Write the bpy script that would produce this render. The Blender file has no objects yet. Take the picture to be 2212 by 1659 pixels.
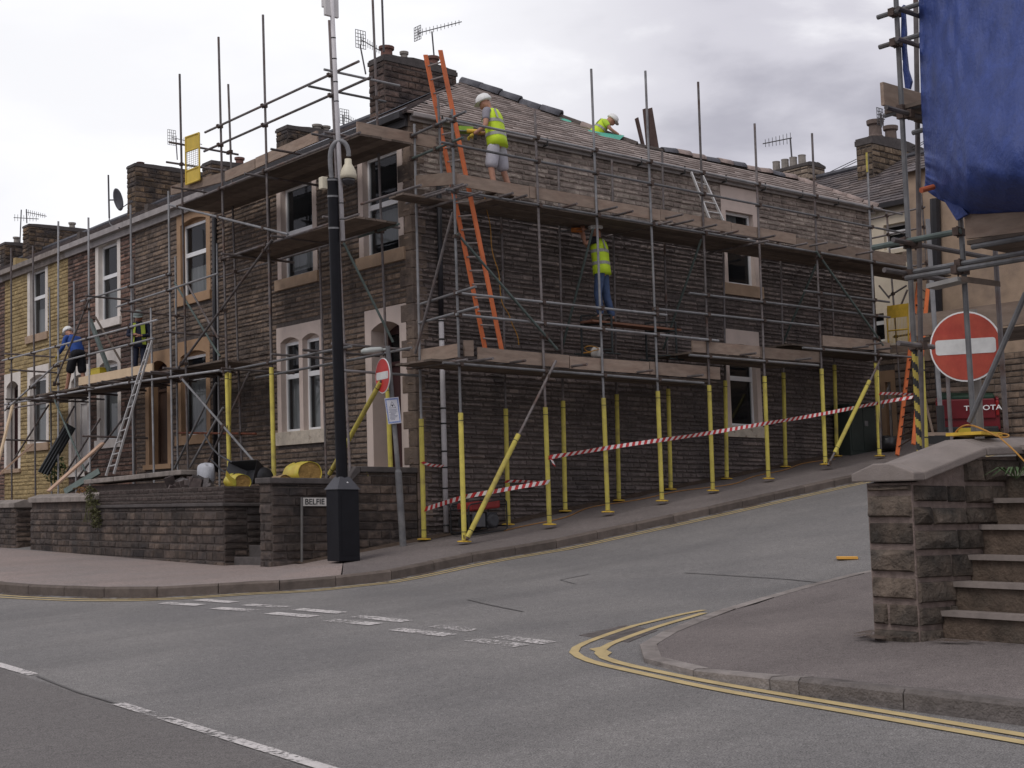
import bpy, bmesh, math, random
import numpy as np
from mathutils import Matrix, Vector
rnd = random.Random(7)
sc = bpy.context.scene
COL = sc.collection
# ---------------------------------------------------------------- camera
# u runs along the side wall, v along the front wall, z is height above eye level; origin = house corner
F, CX, CY = 3097., 1106., 829.5
def _n(v):
    v = np.array(v, float); return v / np.linalg.norm(v)
MC = np.stack([_n((5049-CX, 1098.5-CY, F)), _n((-1349-CX, 1121.6-CY, F)), _n((-.031*34000, -34000, F))], 1)
_U, _S, _V = np.linalg.svd(MC)
RC = (_U @ _V).T
A = RC @ MC                       # nearly the identity: the old house leans a fraction of a degree
def ray(x, y): return np.linalg.solve(MC, np.array([(x-CX)/F, (y-CY)/F, 1.]))
CAM = -ray(905., 1113.46) * 26.
def SD(x, y, v=0.):               # point of the photo on a plane parallel to the side wall
    d = ray(x, y); return CAM + d * ((v-CAM[1])/d[1])
def FR(x, y, u=0.):               # ... on a plane parallel to the front wall
    d = ray(x, y); return CAM + d * ((u-CAM[0])/d[0])
def DP(x, y, D): return CAM + ray(x, y) * D
def ZP(x, y, z):
    d = ray(x, y); return CAM + d * ((z-CAM[2])/d[2])
HU = [-60, -14.85, -10, -6, -3, -.84, .86, 4.2, 8.66, 25, 60, 160]
HZ = [-1.75, -1.62, -1.5, -1.2, -1.0, -.75, -.57, -.07, .61, 3.0, 6., 8.]
def zr(u, v):                     # road surface
    return float(np.interp(u, HU, HZ)) + .018*(max(-2.8, min(12., v))+2.8)
WU = [-60, -8, -3, -1.28, 0, 1.78, 3.2, 4.6, 6.05, 7.7, 9.6, 11.4, 25, 60]
WZ = [-1.3, -1.2, -.88, -.62, -.43, -.17, .07, .28, .52, .76, 1.05, 1.33, 3.4, 6.4]
def zw(u): return float(np.interp(u, WU, WZ))
def GP(x, y, off=0.):             # point of the photo on the road surface
    d = ray(x, y); lo, hi = 3., 150.
    t = lo
    while t < hi:
        p = CAM + d*t
        if p[2] - zr(p[0], p[1]) - off < 0: break
        t += .25
    a, b = t-.25, t
    for _ in range(30):
        m = (a+b)/2; p = CAM + d*m
        if p[2] - zr(p[0], p[1]) - off > 0: a = m
        else: b = m
    return CAM + d*b
cd = bpy.data.cameras.new('camera'); cam = bpy.data.objects.new('camera', cd); COL.objects.link(cam)
cd.sensor_width = 36; cd.lens = 36*F/2212; cd.clip_start = .1; cd.clip_end = 2000
_m = Matrix.Identity(4)
for i in range(3):
    _m[i][0] = RC[i, 0]; _m[i][1] = -RC[i, 1]; _m[i][2] = -RC[i, 2]; _m[i][3] = (A @ CAM)[i]
cam.matrix_world = _m
sc.camera = cam
# ---------------------------------------------------------------- light
sc.view_settings.view_transform = 'Standard'; sc.view_settings.look = 'None'
sc.view_settings.exposure = 0.12; sc.view_settings.gamma = 1.0; sc.view_settings.use_curve_mapping = False
sc.cycles.max_bounces = 6; sc.cycles.transparent_max_bounces = 12
def world():
    w = bpy.data.worlds.new('World'); sc.world = w; w.use_nodes = True
    nt = w.node_tree; N = nt.nodes; L = nt.links
    for n in list(N): N.remove(n)
    def nd(t, **k):
        n = N.new(t)
        for a, b in k.items(): setattr(n, a, b)
        return n
    out = nd('ShaderNodeOutputWorld'); bg = nd('ShaderNodeBackground')
    sky = nd('ShaderNodeTexSky'); sky.sky_type = 'NISHITA'; sky.sun_disc = False
    sky.sun_elevation = math.radians(52); sky.sun_rotation = math.radians(SUN_ROT)
    tc = nd('ShaderNodeTexCoord')
    mp = nd('ShaderNodeMapping'); mp.inputs['Scale'].default_value = (1, 1, 2.6)
    n1 = nd('ShaderNodeTexNoise'); n1.inputs['Scale'].default_value = 5.2; n1.inputs['Detail'].default_value = 7
    n1.inputs['Roughness'].default_value = .5; n1.inputs['Distortion'].default_value = .15
    cr = nd('ShaderNodeValToRGB'); cr.color_ramp.interpolation = 'EASE'
    e = cr.color_ramp.elements
    e[0].position = .34; e[0].color = (.44, .43, .49, 1); e[1].position = .68; e[1].color = (.96, .95, .98, 1)
    x = cr.color_ramp.elements.new(.52); x.color = (.645, .63, .69, 1)
    L.new(tc.outputs['Generated'], mp.inputs['Vector']); L.new(mp.outputs['Vector'], n1.inputs['Vector']); L.new(n1.outputs['Fac'], cr.inputs['Fac'])
    # the thin bright cloud over the main road
    dt = nd('ShaderNodeVectorMath', operation='DOT_PRODUCT'); L.new(tc.outputs['Generated'], dt.inputs[0])
    b = A @ (ray(380, 60)); b = b/np.linalg.norm(b); dt.inputs[1].default_value = tuple(b)
    mr = nd('ShaderNodeMapRange'); mr.interpolation_type = 'SMOOTHSTEP'
    mr.inputs['From Min'].default_value = .93; mr.inputs['From Max'].default_value = .998
    L.new(dt.outputs['Value'], mr.inputs['Value'])
    mul = nd('ShaderNodeMath', operation='MULTIPLY'); mul.inputs[1].default_value = .8; L.new(mr.outputs['Result'], mul.inputs[0])
    mx = nd('ShaderNodeMix', data_type='RGBA'); mx.inputs['B'].default_value = (1.03, 1.03, 1.05, 1)
    L.new(mul.outputs['Value'], mx.inputs['Factor']); L.new(cr.outputs['Color'], mx.inputs['A'])
    sc_ = nd('ShaderNodeVectorMath', operation='SCALE'); sc_.inputs['Scale'].default_value = 10.
    L.new(mx.outputs['Result'], sc_.inputs[0])
    m2 = nd('ShaderNodeMix', data_type='RGBA'); m2.inputs['Factor'].default_value = .95
    L.new(sky.outputs['Color'], m2.inputs['A']); L.new(sc_.outputs['Vector'], m2.inputs['B'])
    L.new(m2.outputs['Result'], bg.inputs['Color']); bg.inputs['Strength'].default_value = .1
    L.new(bg.outputs[0], out.inputs[0])
SUN_ROT = 255
world()
sl = bpy.data.lights.new('sun', 'SUN'); sl.energy = 1.05; sl.angle = math.radians(25); sl.color = (1, .96, .92)
so = bpy.data.objects.new('sun', sl); COL.objects.link(so)
so.rotation_euler = (math.radians(38), 0, math.radians(180-SUN_ROT))
# ---------------------------------------------------------------- materials
MATS = {}
def M(name, col, rough=.8, var=.15, scale=5., bump=0., bscale=40., metal=0., spec=.3, island=0., col2=None, s2=.6, lo=.45, hi=.7, stretch=None, detail=6, islhue=None, objvar=0., streak=None):
    if name in MATS: return MATS[name]
    m = bpy.data.materials.new(name); m.use_nodes = True; nt = m.node_tree; N = nt.nodes; L = nt.links
    b = N['Principled BSDF']; b.inputs['Roughness'].default_value = rough; b.inputs['Metallic'].default_value = metal
    b.inputs['Specular IOR Level'].default_value = spec
    g = N.new('ShaderNodeNewGeometry'); src = g.outputs['Position']
    if stretch:
        mp = N.new('ShaderNodeMapping'); mp.inputs['Scale'].default_value = stretch; L.new(src, mp.inputs['Vector']); src = mp.outputs['Vector']
    def noise(s, d=detail, r=.6):
        n = N.new('ShaderNodeTexNoise'); n.inputs['Scale'].default_value = s; n.inputs['Detail'].default_value = d; n.inputs['Roughness'].default_value = r
        L.new(src, n.inputs['Vector']); return n.outputs['Fac']
    def rng(o, a, c, d, e):
        r = N.new('ShaderNodeMapRange'); r.inputs['From Min'].default_value = a; r.inputs['From Max'].default_value = c
        r.inputs['To Min'].default_value = d; r.inputs['To Max'].default_value = e; L.new(o, r.inputs['Value']); return r.outputs['Result']
    base = N.new('ShaderNodeRGB'); base.outputs[0].default_value = (*col, 1); cur = base.outputs[0]
    if islhue:
        x = N.new('ShaderNodeMix'); x.data_type = 'RGBA'; x.inputs['B'].default_value = (*islhue, 1); L.new(cur, x.inputs['A'])
        w = N.new('ShaderNodeMath'); w.operation = 'FRACT'; w0 = N.new('ShaderNodeMath'); w0.operation = 'MULTIPLY'; w0.inputs[1].default_value = 7.31
        L.new(g.outputs['Random Per Island'], w0.inputs[0]); L.new(w0.outputs[0], w.inputs[0]); L.new(w.outputs[0], x.inputs['Factor']); cur = x.outputs['Result']
    if col2:
        x = N.new('ShaderNodeMix'); x.data_type = 'RGBA'; x.inputs['B'].default_value = (*col2, 1); L.new(cur, x.inputs['A'])
        L.new(rng(noise(s2, 5, .65), lo, hi, 0, 1), x.inputs['Factor']); cur = x.outputs['Result']
    if streak:
        mq = N.new('ShaderNodeMapping'); mq.inputs['Scale'].default_value = (1.1, 1.1, .14); L.new(g.outputs['Position'], mq.inputs['Vector'])
        n_ = N.new('ShaderNodeTexNoise'); n_.inputs['Scale'].default_value = 1.6; n_.inputs['Detail'].default_value = 6; n_.inputs['Roughness'].default_value = .65; L.new(mq.outputs['Vector'], n_.inputs['Vector'])
        x = N.new('ShaderNodeMix'); x.data_type = 'RGBA'; x.inputs['B'].default_value = (*streak, 1); L.new(cur, x.inputs['A']); L.new(rng(n_.outputs['Fac'], .52, .72, 0, .8), x.inputs['Factor']); cur = x.outputs['Result']
    f = rng(noise(scale), .3, .7, 1-var, 1+var)
    if objvar:
        oi = N.new('ShaderNodeObjectInfo'); y = rng(oi.outputs['Random'], 0, 1, 1-objvar, 1+objvar*.6); mm = N.new('ShaderNodeMath'); mm.operation = 'MULTIPLY'; L.new(f, mm.inputs[0]); L.new(y, mm.inputs[1]); f = mm.outputs[0]
    if island:
        y = rng(g.outputs['Random Per Island'], 0, 1, 1-island, 1+island)
        mm = N.new('ShaderNodeMath'); mm.operation = 'MULTIPLY'; L.new(f, mm.inputs[0]); L.new(y, mm.inputs[1]); f = mm.outputs[0]
    s = N.new('ShaderNodeVectorMath'); s.operation = 'SCALE'; L.new(cur, s.inputs[0]); L.new(f, s.inputs['Scale'])
    L.new(s.outputs['Vector'], b.inputs['Base Color'])
    if bump:
        bp = N.new('ShaderNodeBump'); bp.inputs['Strength'].default_value = min(1, bump*2); bp.inputs['Distance'].default_value = bump*.05
        L.new(noise(bscale, 5), bp.inputs['Height']); L.new(bp.outputs[0], b.inputs['Normal'])
    MATS[name] = m; return m
def glass(name, tint=(.02, .022, .025), tr=.55):
    m = bpy.data.materials.new(name); m.use_nodes = True; nt = m.node_tree; N = nt.nodes; L = nt.links
    b = N['Principled BSDF']; b.inputs['Base Color'].default_value = (*tint, 1); b.inputs['Roughness'].default_value = .04
    b.inputs['Specular IOR Level'].default_value = .75
    t = N.new('ShaderNodeBsdfTransparent'); t.inputs[0].default_value = (.8, .83, .84, 1)
    x = N.new('ShaderNodeMixShader'); x.inputs[0].default_value = 1-tr
    L.new(t.outputs[0], x.inputs[1]); L.new(b.outputs[0], x.inputs[2]); L.new(x.outputs[0], N['Material Output'].inputs[0]); return m
GLASS = glass('window_glass')
STONE_F = M('front_stone', (.235, .168, .12), .9, .3, 9, .5, 45, island=.3, col2=(.10, .078, .065), s2=.5, lo=.42, hi=.72, islhue=(.165, .125, .10), streak=(.06,.05,.045))
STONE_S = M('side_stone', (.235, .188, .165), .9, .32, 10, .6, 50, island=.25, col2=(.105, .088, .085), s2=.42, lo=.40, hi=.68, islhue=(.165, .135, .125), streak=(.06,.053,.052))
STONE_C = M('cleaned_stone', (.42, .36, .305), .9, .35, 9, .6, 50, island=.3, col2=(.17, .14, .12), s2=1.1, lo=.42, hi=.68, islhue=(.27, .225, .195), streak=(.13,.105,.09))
STONE_G = M('garden_stone', (.135, .10, .078), .9, .4, 9, .6, 45, island=.35, col2=(.05, .042, .04), s2=1.0, lo=.38, hi=.62, islhue=(.10, .075, .062), streak=(.035,.032,.03))
STONE_N = M('pillar_stone', (.135, .105, .082), .92, .5, 6, 1.0, 26, island=.35, col2=(.045, .042, .038), s2=1.8, lo=.38, hi=.66)
STONE_Y = M('yellow_painted_stone', (.34, .255, .125), .8, .2, 8, .4, 45, island=.2, col2=(.22, .15, .07), s2=1.2, lo=.5, hi=.8)
STONE_R = M('red_brown_stone', (.20, .115, .085), .9, .32, 9, .5, 45, island=.5, col2=(.08, .055, .05), s2=.6, lo=.4, hi=.7, islhue=(.15, .1, .08))
BRICK_D = M('dark_brick', (.06, .045, .04), .9, .3, 9, .4, 60, island=.25)
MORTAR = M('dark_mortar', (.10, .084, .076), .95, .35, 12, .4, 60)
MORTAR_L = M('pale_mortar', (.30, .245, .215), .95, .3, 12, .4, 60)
MORTAR_P = M('pinkish_mortar', (.20, .155, .135), .95, .3, 12, .4, 60)
DRESS = M('painted_stone_dressing', (.56, .465, .41), .75, .1, 3, .15, 60, col2=(.42, .345, .30), s2=1.5, lo=.55, hi=.85)
SILLM = M('buff_sill_stone', (.37, .265, .185), .85, .18, 5, .3, 50, col2=(.23, .16, .11), s2=2.5, lo=.5, hi=.8)
SILLW = M('flaking_painted_sill', (.50, .44, .36), .85, .18, 6, .3, 50, col2=(.22, .16, .12), s2=7, lo=.58, hi=.7)
WHITED = M('white_painted_dressing', (.66, .61, .56), .7, .1, 3, .1, 60, col2=(.5, .45, .4), s2=2, lo=.55, hi=.8)
BROWND = M('brown_painted_dressing', (.34, .215, .125), .7, .12, 3, .1, 60)
UPVC = M('white_plastic_frame', (.72, .72, .72), .35, .05, 2)
CURT = M('pale_curtain', (.55, .55, .54), .9, .15, 12, stretch=(1, 1, .05))
ROOM = M('room_shade', (.03, .028, .027), .9, .2, 3)  # near-black colour stands in for the shade of unlit rooms behind openings
DOORM = M('dark_red_door', (.045, .02, .02), .5, .2, 4)
DOORB = M('brown_door', (.06, .035, .025), .55, .2, 4)
WHITEDOOR = M('white_plastic_door', (.5, .48, .47), .5, .1, 3)
SLATE = M('grey_slate', (.105, .09, .09), .75, .25, 8, .3, 40, island=.35, col2=(.17, .135, .12), s2=.9)
TILE = M('brown_grey_roof_tile', (.32, .27, .245), .85, .22, 9, .3, 40, island=.2, col2=(.19, .155, .14), s2=.8, lo=.5, hi=.75)
RIDGE = M('dark_ridge_tile', (.075, .075, .085), .6, .3, 8, .3, 40, island=.3)
RIDGEB = M('buff_ridge_tile', (.24, .19, .17), .8, .25, 8, .3, 40, island=.3)
LEAD = M('lead_flashing', (.13, .14, .165), .5, .3, 5, .2, 20, metal=.2, col2=(.07, .072, .08), s2=3)
GUTTER = M('grey_gutter', (.30, .275, .265), .6, .2, 4)
GUTD = M('black_gutter', (.03, .028, .03), .5, .2, 4)
PIPEW = M('grey_white_plastic_pipe', (.46, .44, .45), .45, .15, 4)
PIPEB = M('black_iron_pipe', (.022, .021, .024), .45, .2, 6)
POT = M('terracotta_pot', (.16, .085, .07), .85, .25, 8, island=.2)
POTG = M('grey_chimney_pot', (.26, .235, .21), .85, .2, 8)
CEMENT = M('weathered_cement', (.22, .2, .185), .9, .25, 8, .3, 40)
CREAM = M('cream_render', (.64, .56, .44), .85, .08, 2, .1, 80, col2=(.5, .43, .34), s2=1.1, lo=.55, hi=.85)
TAN = M('tan_render', (.34, .25, .18), .9, .15, 3, .25, 60, col2=(.22, .165, .13), s2=.8)
COPE = M('sandstone_coping', (.27, .235, .21), .9, .2, 6, .3, 60, col2=(.17, .15, .135), s2=1.6)
COPED = M('dark_coping', (.085, .075, .072), .9, .25, 6, .3, 60)
GALV = M('galvanised_tube', (.215, .215, .22), .5, .3, 6, .05, 30, metal=.3, objvar=.35, col2=(.14, .125, .12), s2=1.5, lo=.5, hi=.75)
GALVB = M('bright_galvanised_tube', (.33, .33, .335), .45, .25, 6, .05, 30, metal=.35, objvar=.3, col2=(.2, .18, .17), s2=1.5, lo=.5, hi=.75)
NEART = M('dull_near_tube', (.135, .135, .138), .5, .3, 6, .06, 30, metal=.3, island=.12, col2=(.10, .088, .08), s2=1.8, lo=.5, hi=.72)
RUSTT = M('weathered_tube', (.155, .138, .135), .6, .3, 7, .08, 30, metal=.35, col2=(.13, .075, .055), s2=2.2, lo=.52, hi=.72, objvar=.35)
GREENT = M('dark_green_tube', (.10, .125, .115), .55, .25, 6, metal=.3)
COUPL = M('rusty_coupler', (.09, .065, .055), .75, .35, 15, metal=.4)
BOARD = M('scaffold_board', (.275, .21, .165), .85, .18, 4, .2, 50, stretch=(1, 1, 4), objvar=.3, col2=(.24, .17, .13), s2=1.5)
BOARDD = M('worn_deck_board', (.155, .122, .1), .9, .25, 4, .2, 50, objvar=.4)
PLY = M('pale_plywood', (.60, .455, .30), .8, .1, 4)
HAZY = M('hazard_yellow', (.38, .30, .06), .6, .1, 5)
YEL = M('yellow_foam_sleeve', (.56, .475, .105), .8, .14, 5, .15, 60, col2=(.36, .29, .10), s2=3.2, lo=.50, hi=.72, objvar=.22)
YELP = M('yellow_base_plate', (.62, .40, .05), .6, .2, 6)
BLACKB = M('black_band', (.03, .03, .03), .7, .2, 6)
WHITEP = M('white_paint', (.75, .75, .74), .5, .06, 4)
REDF = M('faded_orange_red', (.42, .075, .045), .5, .16, 7, col2=(.36, .05, .035), s2=4)
REDP = M('red_paint', (.50, .035, .03), .45, .12, 3)
# ---------------------------------------------------------------- mesh helpers
V3 = lambda *a: np.array(a, float)
BASE = {}
class MB:
    def __init__(s): s.v = []; s.f = []
    def add(s, vs, fs):
        o = len(s.v); s.v += [np.asarray(x, float) for x in vs]; s.f += [tuple(i+o for i in f) for f in fs]; return s
    def obox(s, c, X, Y, Z):
        c, X, Y, Z = map(np.asarray, (c, X, Y, Z))
        vs = [c + i*X + j*Y + k*Z for k in (-1, 1) for j in (-1, 1) for i in (-1, 1)]
        return s.add(vs, [(0, 2, 3, 1), (4, 5, 7, 6), (0, 1, 5, 4), (2, 6, 7, 3), (0, 4, 6, 2), (1, 3, 7, 5)])
    def box(s, a, b):
        a, b = np.minimum(a, b), np.maximum(a, b); c = (a+b)/2; h = (b-a)/2
        return s.obox(c, V3(h[0], 0, 0), V3(0, h[1], 0), V3(0, 0, h[2]))
    def quad(s, *p): return s.add(p, [tuple(range(len(p)))])
    def tube(s, p, q, r, n=8, r2=None, cap=True):
        p, q = np.asarray(p, float), np.asarray(q, float); r2 = r if r2 is None else r2
        d = _n(q-p); a = np.cross(d, (0, 0, 1.)) if abs(d[2]) < .9 else np.cross(d, (1., 0, 0)); a = _n(a); b = np.cross(d, a)
        vs = []
        for c, rr in ((p, r), (q, r2)):
            for i in range(n):
                t = 2*math.pi*i/n; vs.append(c + rr*(math.cos(t)*a + math.sin(t)*b))
        fs = [(i, (i+1) % n, n+(i+1) % n, n+i) for i in range(n)]
        if cap: fs += [tuple(range(n))[::-1], tuple(range(n, 2*n))]
        return s.add(vs, fs)
    def path(s, pts, r, n=6, rr=None):
        pts = [np.asarray(p, float) for p in pts]; vs = []; fs = []; k = len(pts); prev = None
        for j, p in enumerate(pts):
            d = _n(pts[min(j+1, k-1)] - pts[max(j-1, 0)])
            a = np.cross(d, (0, 0, 1.)) if (abs(d[2]) < .95 and prev is None) else (prev - d*np.dot(prev, d) if prev is not None else np.cross(d, (1., 0, 0)))
            a = _n(a); prev = a; b = np.cross(d, a); q = rr[j] if rr else r
            for i in range(n):
                t = 2*math.pi*i/n; vs.append(p + q*(math.cos(t)*a + math.sin(t)*b))
        for j in range(k-1):
            for i in range(n): fs.append((j*n+i, j*n+(i+1) % n, (j+1)*n+(i+1) % n, (j+1)*n+i))
        fs += [tuple(range(n))[::-1], tuple(range((k-1)*n, k*n))]
        return s.add(vs, fs)
    def prism(s, poly, ext):
        poly = [np.asarray(p, float) for p in poly]; n = len(poly); ext = np.asarray(ext, float)
        vs = poly + [p+ext for p in poly]
        return s.add(vs, [tuple(range(n)), tuple(range(n, 2*n))[::-1]] + [(i, n+i, n+(i+1) % n, (i+1) % n) for i in range(n)])
    def lathe(s, c, prof, n=16, X=(1, 0, 0), Y=(0, 1, 0), Z=(0, 0, 1), sx=1., sy=1.):
        c, X, Y, Z = [np.asarray(q, float) for q in (c, X, Y, Z)]; vs = []; fs = []
        for r, h in prof:
            for i in range(n):
                t = 2*math.pi*i/n; vs.append(c + Z*h + r*(sx*math.cos(t)*X + sy*math.sin(t)*Y))
        for j in range(len(prof)-1):
            for i in range(n): fs.append((j*n+i, j*n+(i+1) % n, (j+1)*n+(i+1) % n, (j+1)*n+i))
        fs += [tuple(range(n))[::-1], tuple(range((len(prof)-1)*n, len(prof)*n))]
        return s.add(vs, fs)
    def build(s, name, mat, parent=None, smooth=False, bevel=0., label=None):
        vs = np.array(s.v)
        if parent is not None: base = BASE[parent.name]
        else: base = np.array([(vs[:, 0].min()+vs[:, 0].max())/2, (vs[:, 1].min()+vs[:, 1].max())/2, vs[:, 2].min()])
        w = (vs-base) @ A.T
        me = bpy.data.meshes.new(name); me.from_pydata(w.tolist(), [], s.f)
        bm = bmesh.new(); bm.from_mesh(me); bmesh.ops.recalc_face_normals(bm, faces=bm.faces); bm.to_mesh(me); bm.free()
        if smooth: me.polygons.foreach_set('use_smooth', [True]*len(me.polygons))
        me.materials.append(mat)
        o = bpy.data.objects.new(name, me); COL.objects.link(o); BASE[o.name] = base
        if parent is not None: o.parent = parent
        else: o.location = A @ base
        if bevel:
            md = o.modifiers.new('bevel', 'BEVEL'); md.width = bevel; md.segments = 2; md.limit_method = 'ANGLE'
        if label: o['label'] = label
        return o
def tag(o, label, cat, group=None):
    o['label'] = label; o['category'] = cat
    if group: o['group'] = group
    return o
def thing(name, label, cat, base, group=None):
    o = bpy.data.objects.new(name, None); COL.objects.link(o); base = np.asarray(base, float)
    o.location = A @ base; o.empty_display_size = .2; BASE[o.name] = base
    return tag(o, label, cat, group)
def struct(o, kind='structure'): o['kind'] = kind; return o
def stones(mb, axis, c, out, a0, a1, z0, z1, ch, wmin, wmax, openings=(), depth=(.008, .03), clip=None, jit=.22, gap=.006):
    """coursed stones on a wall. axis 'u' = wall runs along u at v=c; axis 'v' = runs along v at u=c; out = +-1 outward"""
    def P(a, z, d): return V3(a, c+out*d, z) if axis == 'u' else V3(c+out*d, a, z)
    z = z0
    while z < z1-.02:
        h = ch*rnd.uniform(1-jit, 1+jit)
        if z+h > z1-.03: h = z1-z
        segs = [(a0, a1)]
        for (b0, b1, y0, y1) in openings:
            if y1 > z+.02 and y0 < z+h-.02:
                ns = []
                for s0, s1 in segs:
                    if b1 <= s0 or b0 >= s1: ns.append((s0, s1)); continue
                    if b0 > s0: ns.append((s0, b0))
                    if b1 < s1: ns.append((b1, s1))
                segs = ns
        if clip is not None:
            segs = [(max(s0, clip(z)[0]), min(s1, clip(z)[1])) for s0, s1 in segs]
        dc = rnd.uniform(*depth)
        for s0, s1 in segs:
            a = s0
            while a < s1-.02:
                w = rnd.uniform(wmin, wmax)
                if a+w > s1-.6*wmin: w = s1-a
                d = .6*dc+.4*rnd.uniform(*depth); tilt = rnd.uniform(.0, .7)*d; g = gap*rnd.uniform(.6, 1.5); bv = min(.5*d+.004, .3*h)
                x0, x1, y0, y1 = a+g*.45, a+w-g*.45, z+g+rnd.uniform(0, .004), z+h-g-rnd.uniform(0, .006)
                dd = [d*rnd.uniform(.75, 1.2) for _ in range(4)]
                vs = [P(x0, y0, -.01), P(x1, y0, -.01), P(x1, y1, -.01), P(x0, y1, -.01),
                      P(x0+bv, y0+bv, dd[0]+tilt*.5), P(x1-bv, y0+bv, dd[1]+tilt*.5), P(x1-bv, y1-bv, max(.002, dd[2]-tilt*.5)), P(x0+bv, y1-bv, max(.002, dd[3]-tilt*.5))]
                if w > .16 and h > .07:   # a rounded, rough face
                    m = P((x0+x1)/2+rnd.uniform(-.2, .2)*w, (y0+y1)/2+rnd.uniform(-.2, .2)*h, d*rnd.uniform(1.2, 1.9))
                    mb.add(vs+[m], [(0, 1, 5, 4), (1, 2, 6, 5), (2, 3, 7, 6), (3, 0, 4, 7), (4, 5, 8), (5, 6, 8), (6, 7, 8), (7, 4, 8)])
                else:
                    mb.add(vs, [(0, 1, 5, 4), (1, 2, 6, 5), (2, 3, 7, 6), (3, 0, 4, 7), (4, 5, 6, 7)])
                a += w
        z += h
    return mb
def wallplate(mb, axis, c, out, a0, a1, z0, z1, openings=(), th=.25, zfun=None):
    """backing wall with real openings, split into boxes"""
    xs = sorted({a0, a1, *[b for o in openings for b in o[:2]]}); zs = sorted({z0, z1, *[b for o in openings for b in o[2:]]})
    xs = [x for x in xs if a0 <= x <= a1]; zs = [z for z in zs if z0 <= z <= z1]
    for i in range(len(xs)-1):
        for j in range(len(zs)-1):
            cx, cz = (xs[i]+xs[i+1])/2, (zs[j]+zs[j+1])/2
            if any(o[0] < cx < o[1] and o[2] < cz < o[3] for o in openings): continue
            if axis == 'u': mb.box((xs[i], c, zs[j]), (xs[i+1], c-out*th, zs[j+1]))
            else: mb.box((c, xs[i], zs[j]), (c-out*th, xs[i+1], zs[j+1]))
    return mb
def P_px(p):
    q = MC @ (np.asarray(p, float)-CAM); return q[0]/q[2]*F+CX, q[1]/q[2]*F+CY
def buildm(name, pairs, parent=None, label=None):
    """one mesh object out of several MBs, each with its own material"""
    mb = MB(); idx = []
    for k, (b, m) in enumerate(pairs): mb.add(b.v, b.f); idx += [k]*len(b.f)
    o = mb.build(name, pairs[0][1], parent, label=label)
    for b, m in pairs[1:]: o.data.materials.append(m)
    o.data.polygons.foreach_set('material_index', idx); return o
# ---------------------------------------------------------------- ground
def asphalt(name, c1, c2, dark=None):
    m = bpy.data.materials.new(name); m.use_nodes = True; nt = m.node_tree; N = nt.nodes; L = nt.links; b = N['Principled BSDF']
    b.inputs['Roughness'].default_value = .82; b.inputs['Specular IOR Level'].default_value = .28
    g = N.new('ShaderNodeNewGeometry')
    def noise(s, d=4, r=.6, vec=None):
        n = N.new('ShaderNodeTexNoise'); n.inputs['Scale'].default_value = s; n.inputs['Detail'].default_value = d; n.inputs['Roughness'].default_value = r
        L.new(vec or g.outputs['Position'], n.inputs['Vector']); return n.outputs['Fac']
    def ramp(o, a, c, d, e, t='LINEAR'):
        r = N.new('ShaderNodeMapRange'); r.interpolation_type = t
        for k, v in zip(('From Min', 'From Max', 'To Min', 'To Max'), (a, c, d, e)): r.inputs[k].default_value = v
        L.new(o, r.inputs['Value']); return r.outputs['Result']
    def mix(f, a, c):
        x = N.new('ShaderNodeMix'); x.data_type = 'RGBA'; L.new(f, x.inputs['Factor'])
        for s, k in ((a, 'A'), (c, 'B')):
            if isinstance(s, tuple): x.inputs[k].default_value = (*s, 1)
            else: L.new(s, x.inputs[k])
        return x.outputs['Result']
    col = mix(ramp(noise(.55, 4), .38, .64, 0, 1), c1, c2)
    # worn wheel tracks and darker streaks up the side street
    mp = N.new('ShaderNodeMapping'); mp.inputs['Scale'].default_value = (.09, .9, .2); L.new(g.outputs['Position'], mp.inputs['Vector'])
    col = mix(ramp(noise(1.3, 3, .55, mp.outputs['Vector']), .48, .72, 0, .32), col, tuple(x*.62 for x in c1))
    if dark:
        (p, q), dc = dark; p, q = (A @ p), (A @ q); d = _n((q-p)[:2]); nrm = (-d[1], d[0])
        dt = N.new('ShaderNodeVectorMath'); dt.operation = 'DOT_PRODUCT'; dt.inputs[1].default_value = (nrm[0], nrm[1], 0)
        L.new(g.outputs['Position'], dt.inputs[0])
        off = p[0]*nrm[0]+p[1]*nrm[1]; side = np.sign((A @ CAM)[0]*nrm[0]+(A @ CAM)[1]*nrm[1]-off)
        jit = N.new('ShaderNodeMath'); jit.operation = 'MULTIPLY_ADD'; jit.inputs[1].default_value = .12; L.new(noise(3, 4), jit.inputs[0]); L.new(dt.outputs['Value'], jit.inputs[2])
        col = mix(ramp(jit.outputs[0], off-.02*side, off+.03*side, 0, .75), col, dc)
    sp = ramp(noise(95, 2, .8), .32, .70, .34, 1.72)
    sp2 = ramp(noise(14, 3), .3, .7, .88, 1.12)
    mm = N.new('ShaderNodeMath'); mm.operation = 'MULTIPLY'; L.new(sp, mm.inputs[0]); L.new(sp2, mm.inputs[1])
    s = N.new('ShaderNodeVectorMath'); s.operation = 'SCALE'; L.new(col, s.inputs[0]); L.new(mm.outputs[0], s.inputs['Scale']); L.new(s.outputs['Vector'], b.inputs['Base Color'])
    bp = N.new('ShaderNodeBump'); bp.inputs['Strength'].default_value = .5; bp.inputs['Distance'].default_value = .006; L.new(noise(60, 3, .7), bp.inputs['Height']); L.new(bp.outputs[0], b.inputs['Normal'])
    return m
CL0, CL1 = GP(0, 1436), GP(700, 1659)
ROADM = asphalt('asphalt', (.162, .155, .150), (.197, .187, .178), ((CL0, CL1), (.122, .111, .105)))
TARM = asphalt('pavement_tarmac', (.145, .125, .118), (.185, .16, .15))
BLOCKM = asphalt('reddish_block_paving', (.275, .222, .20), (.235, .202, .188))
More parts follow.
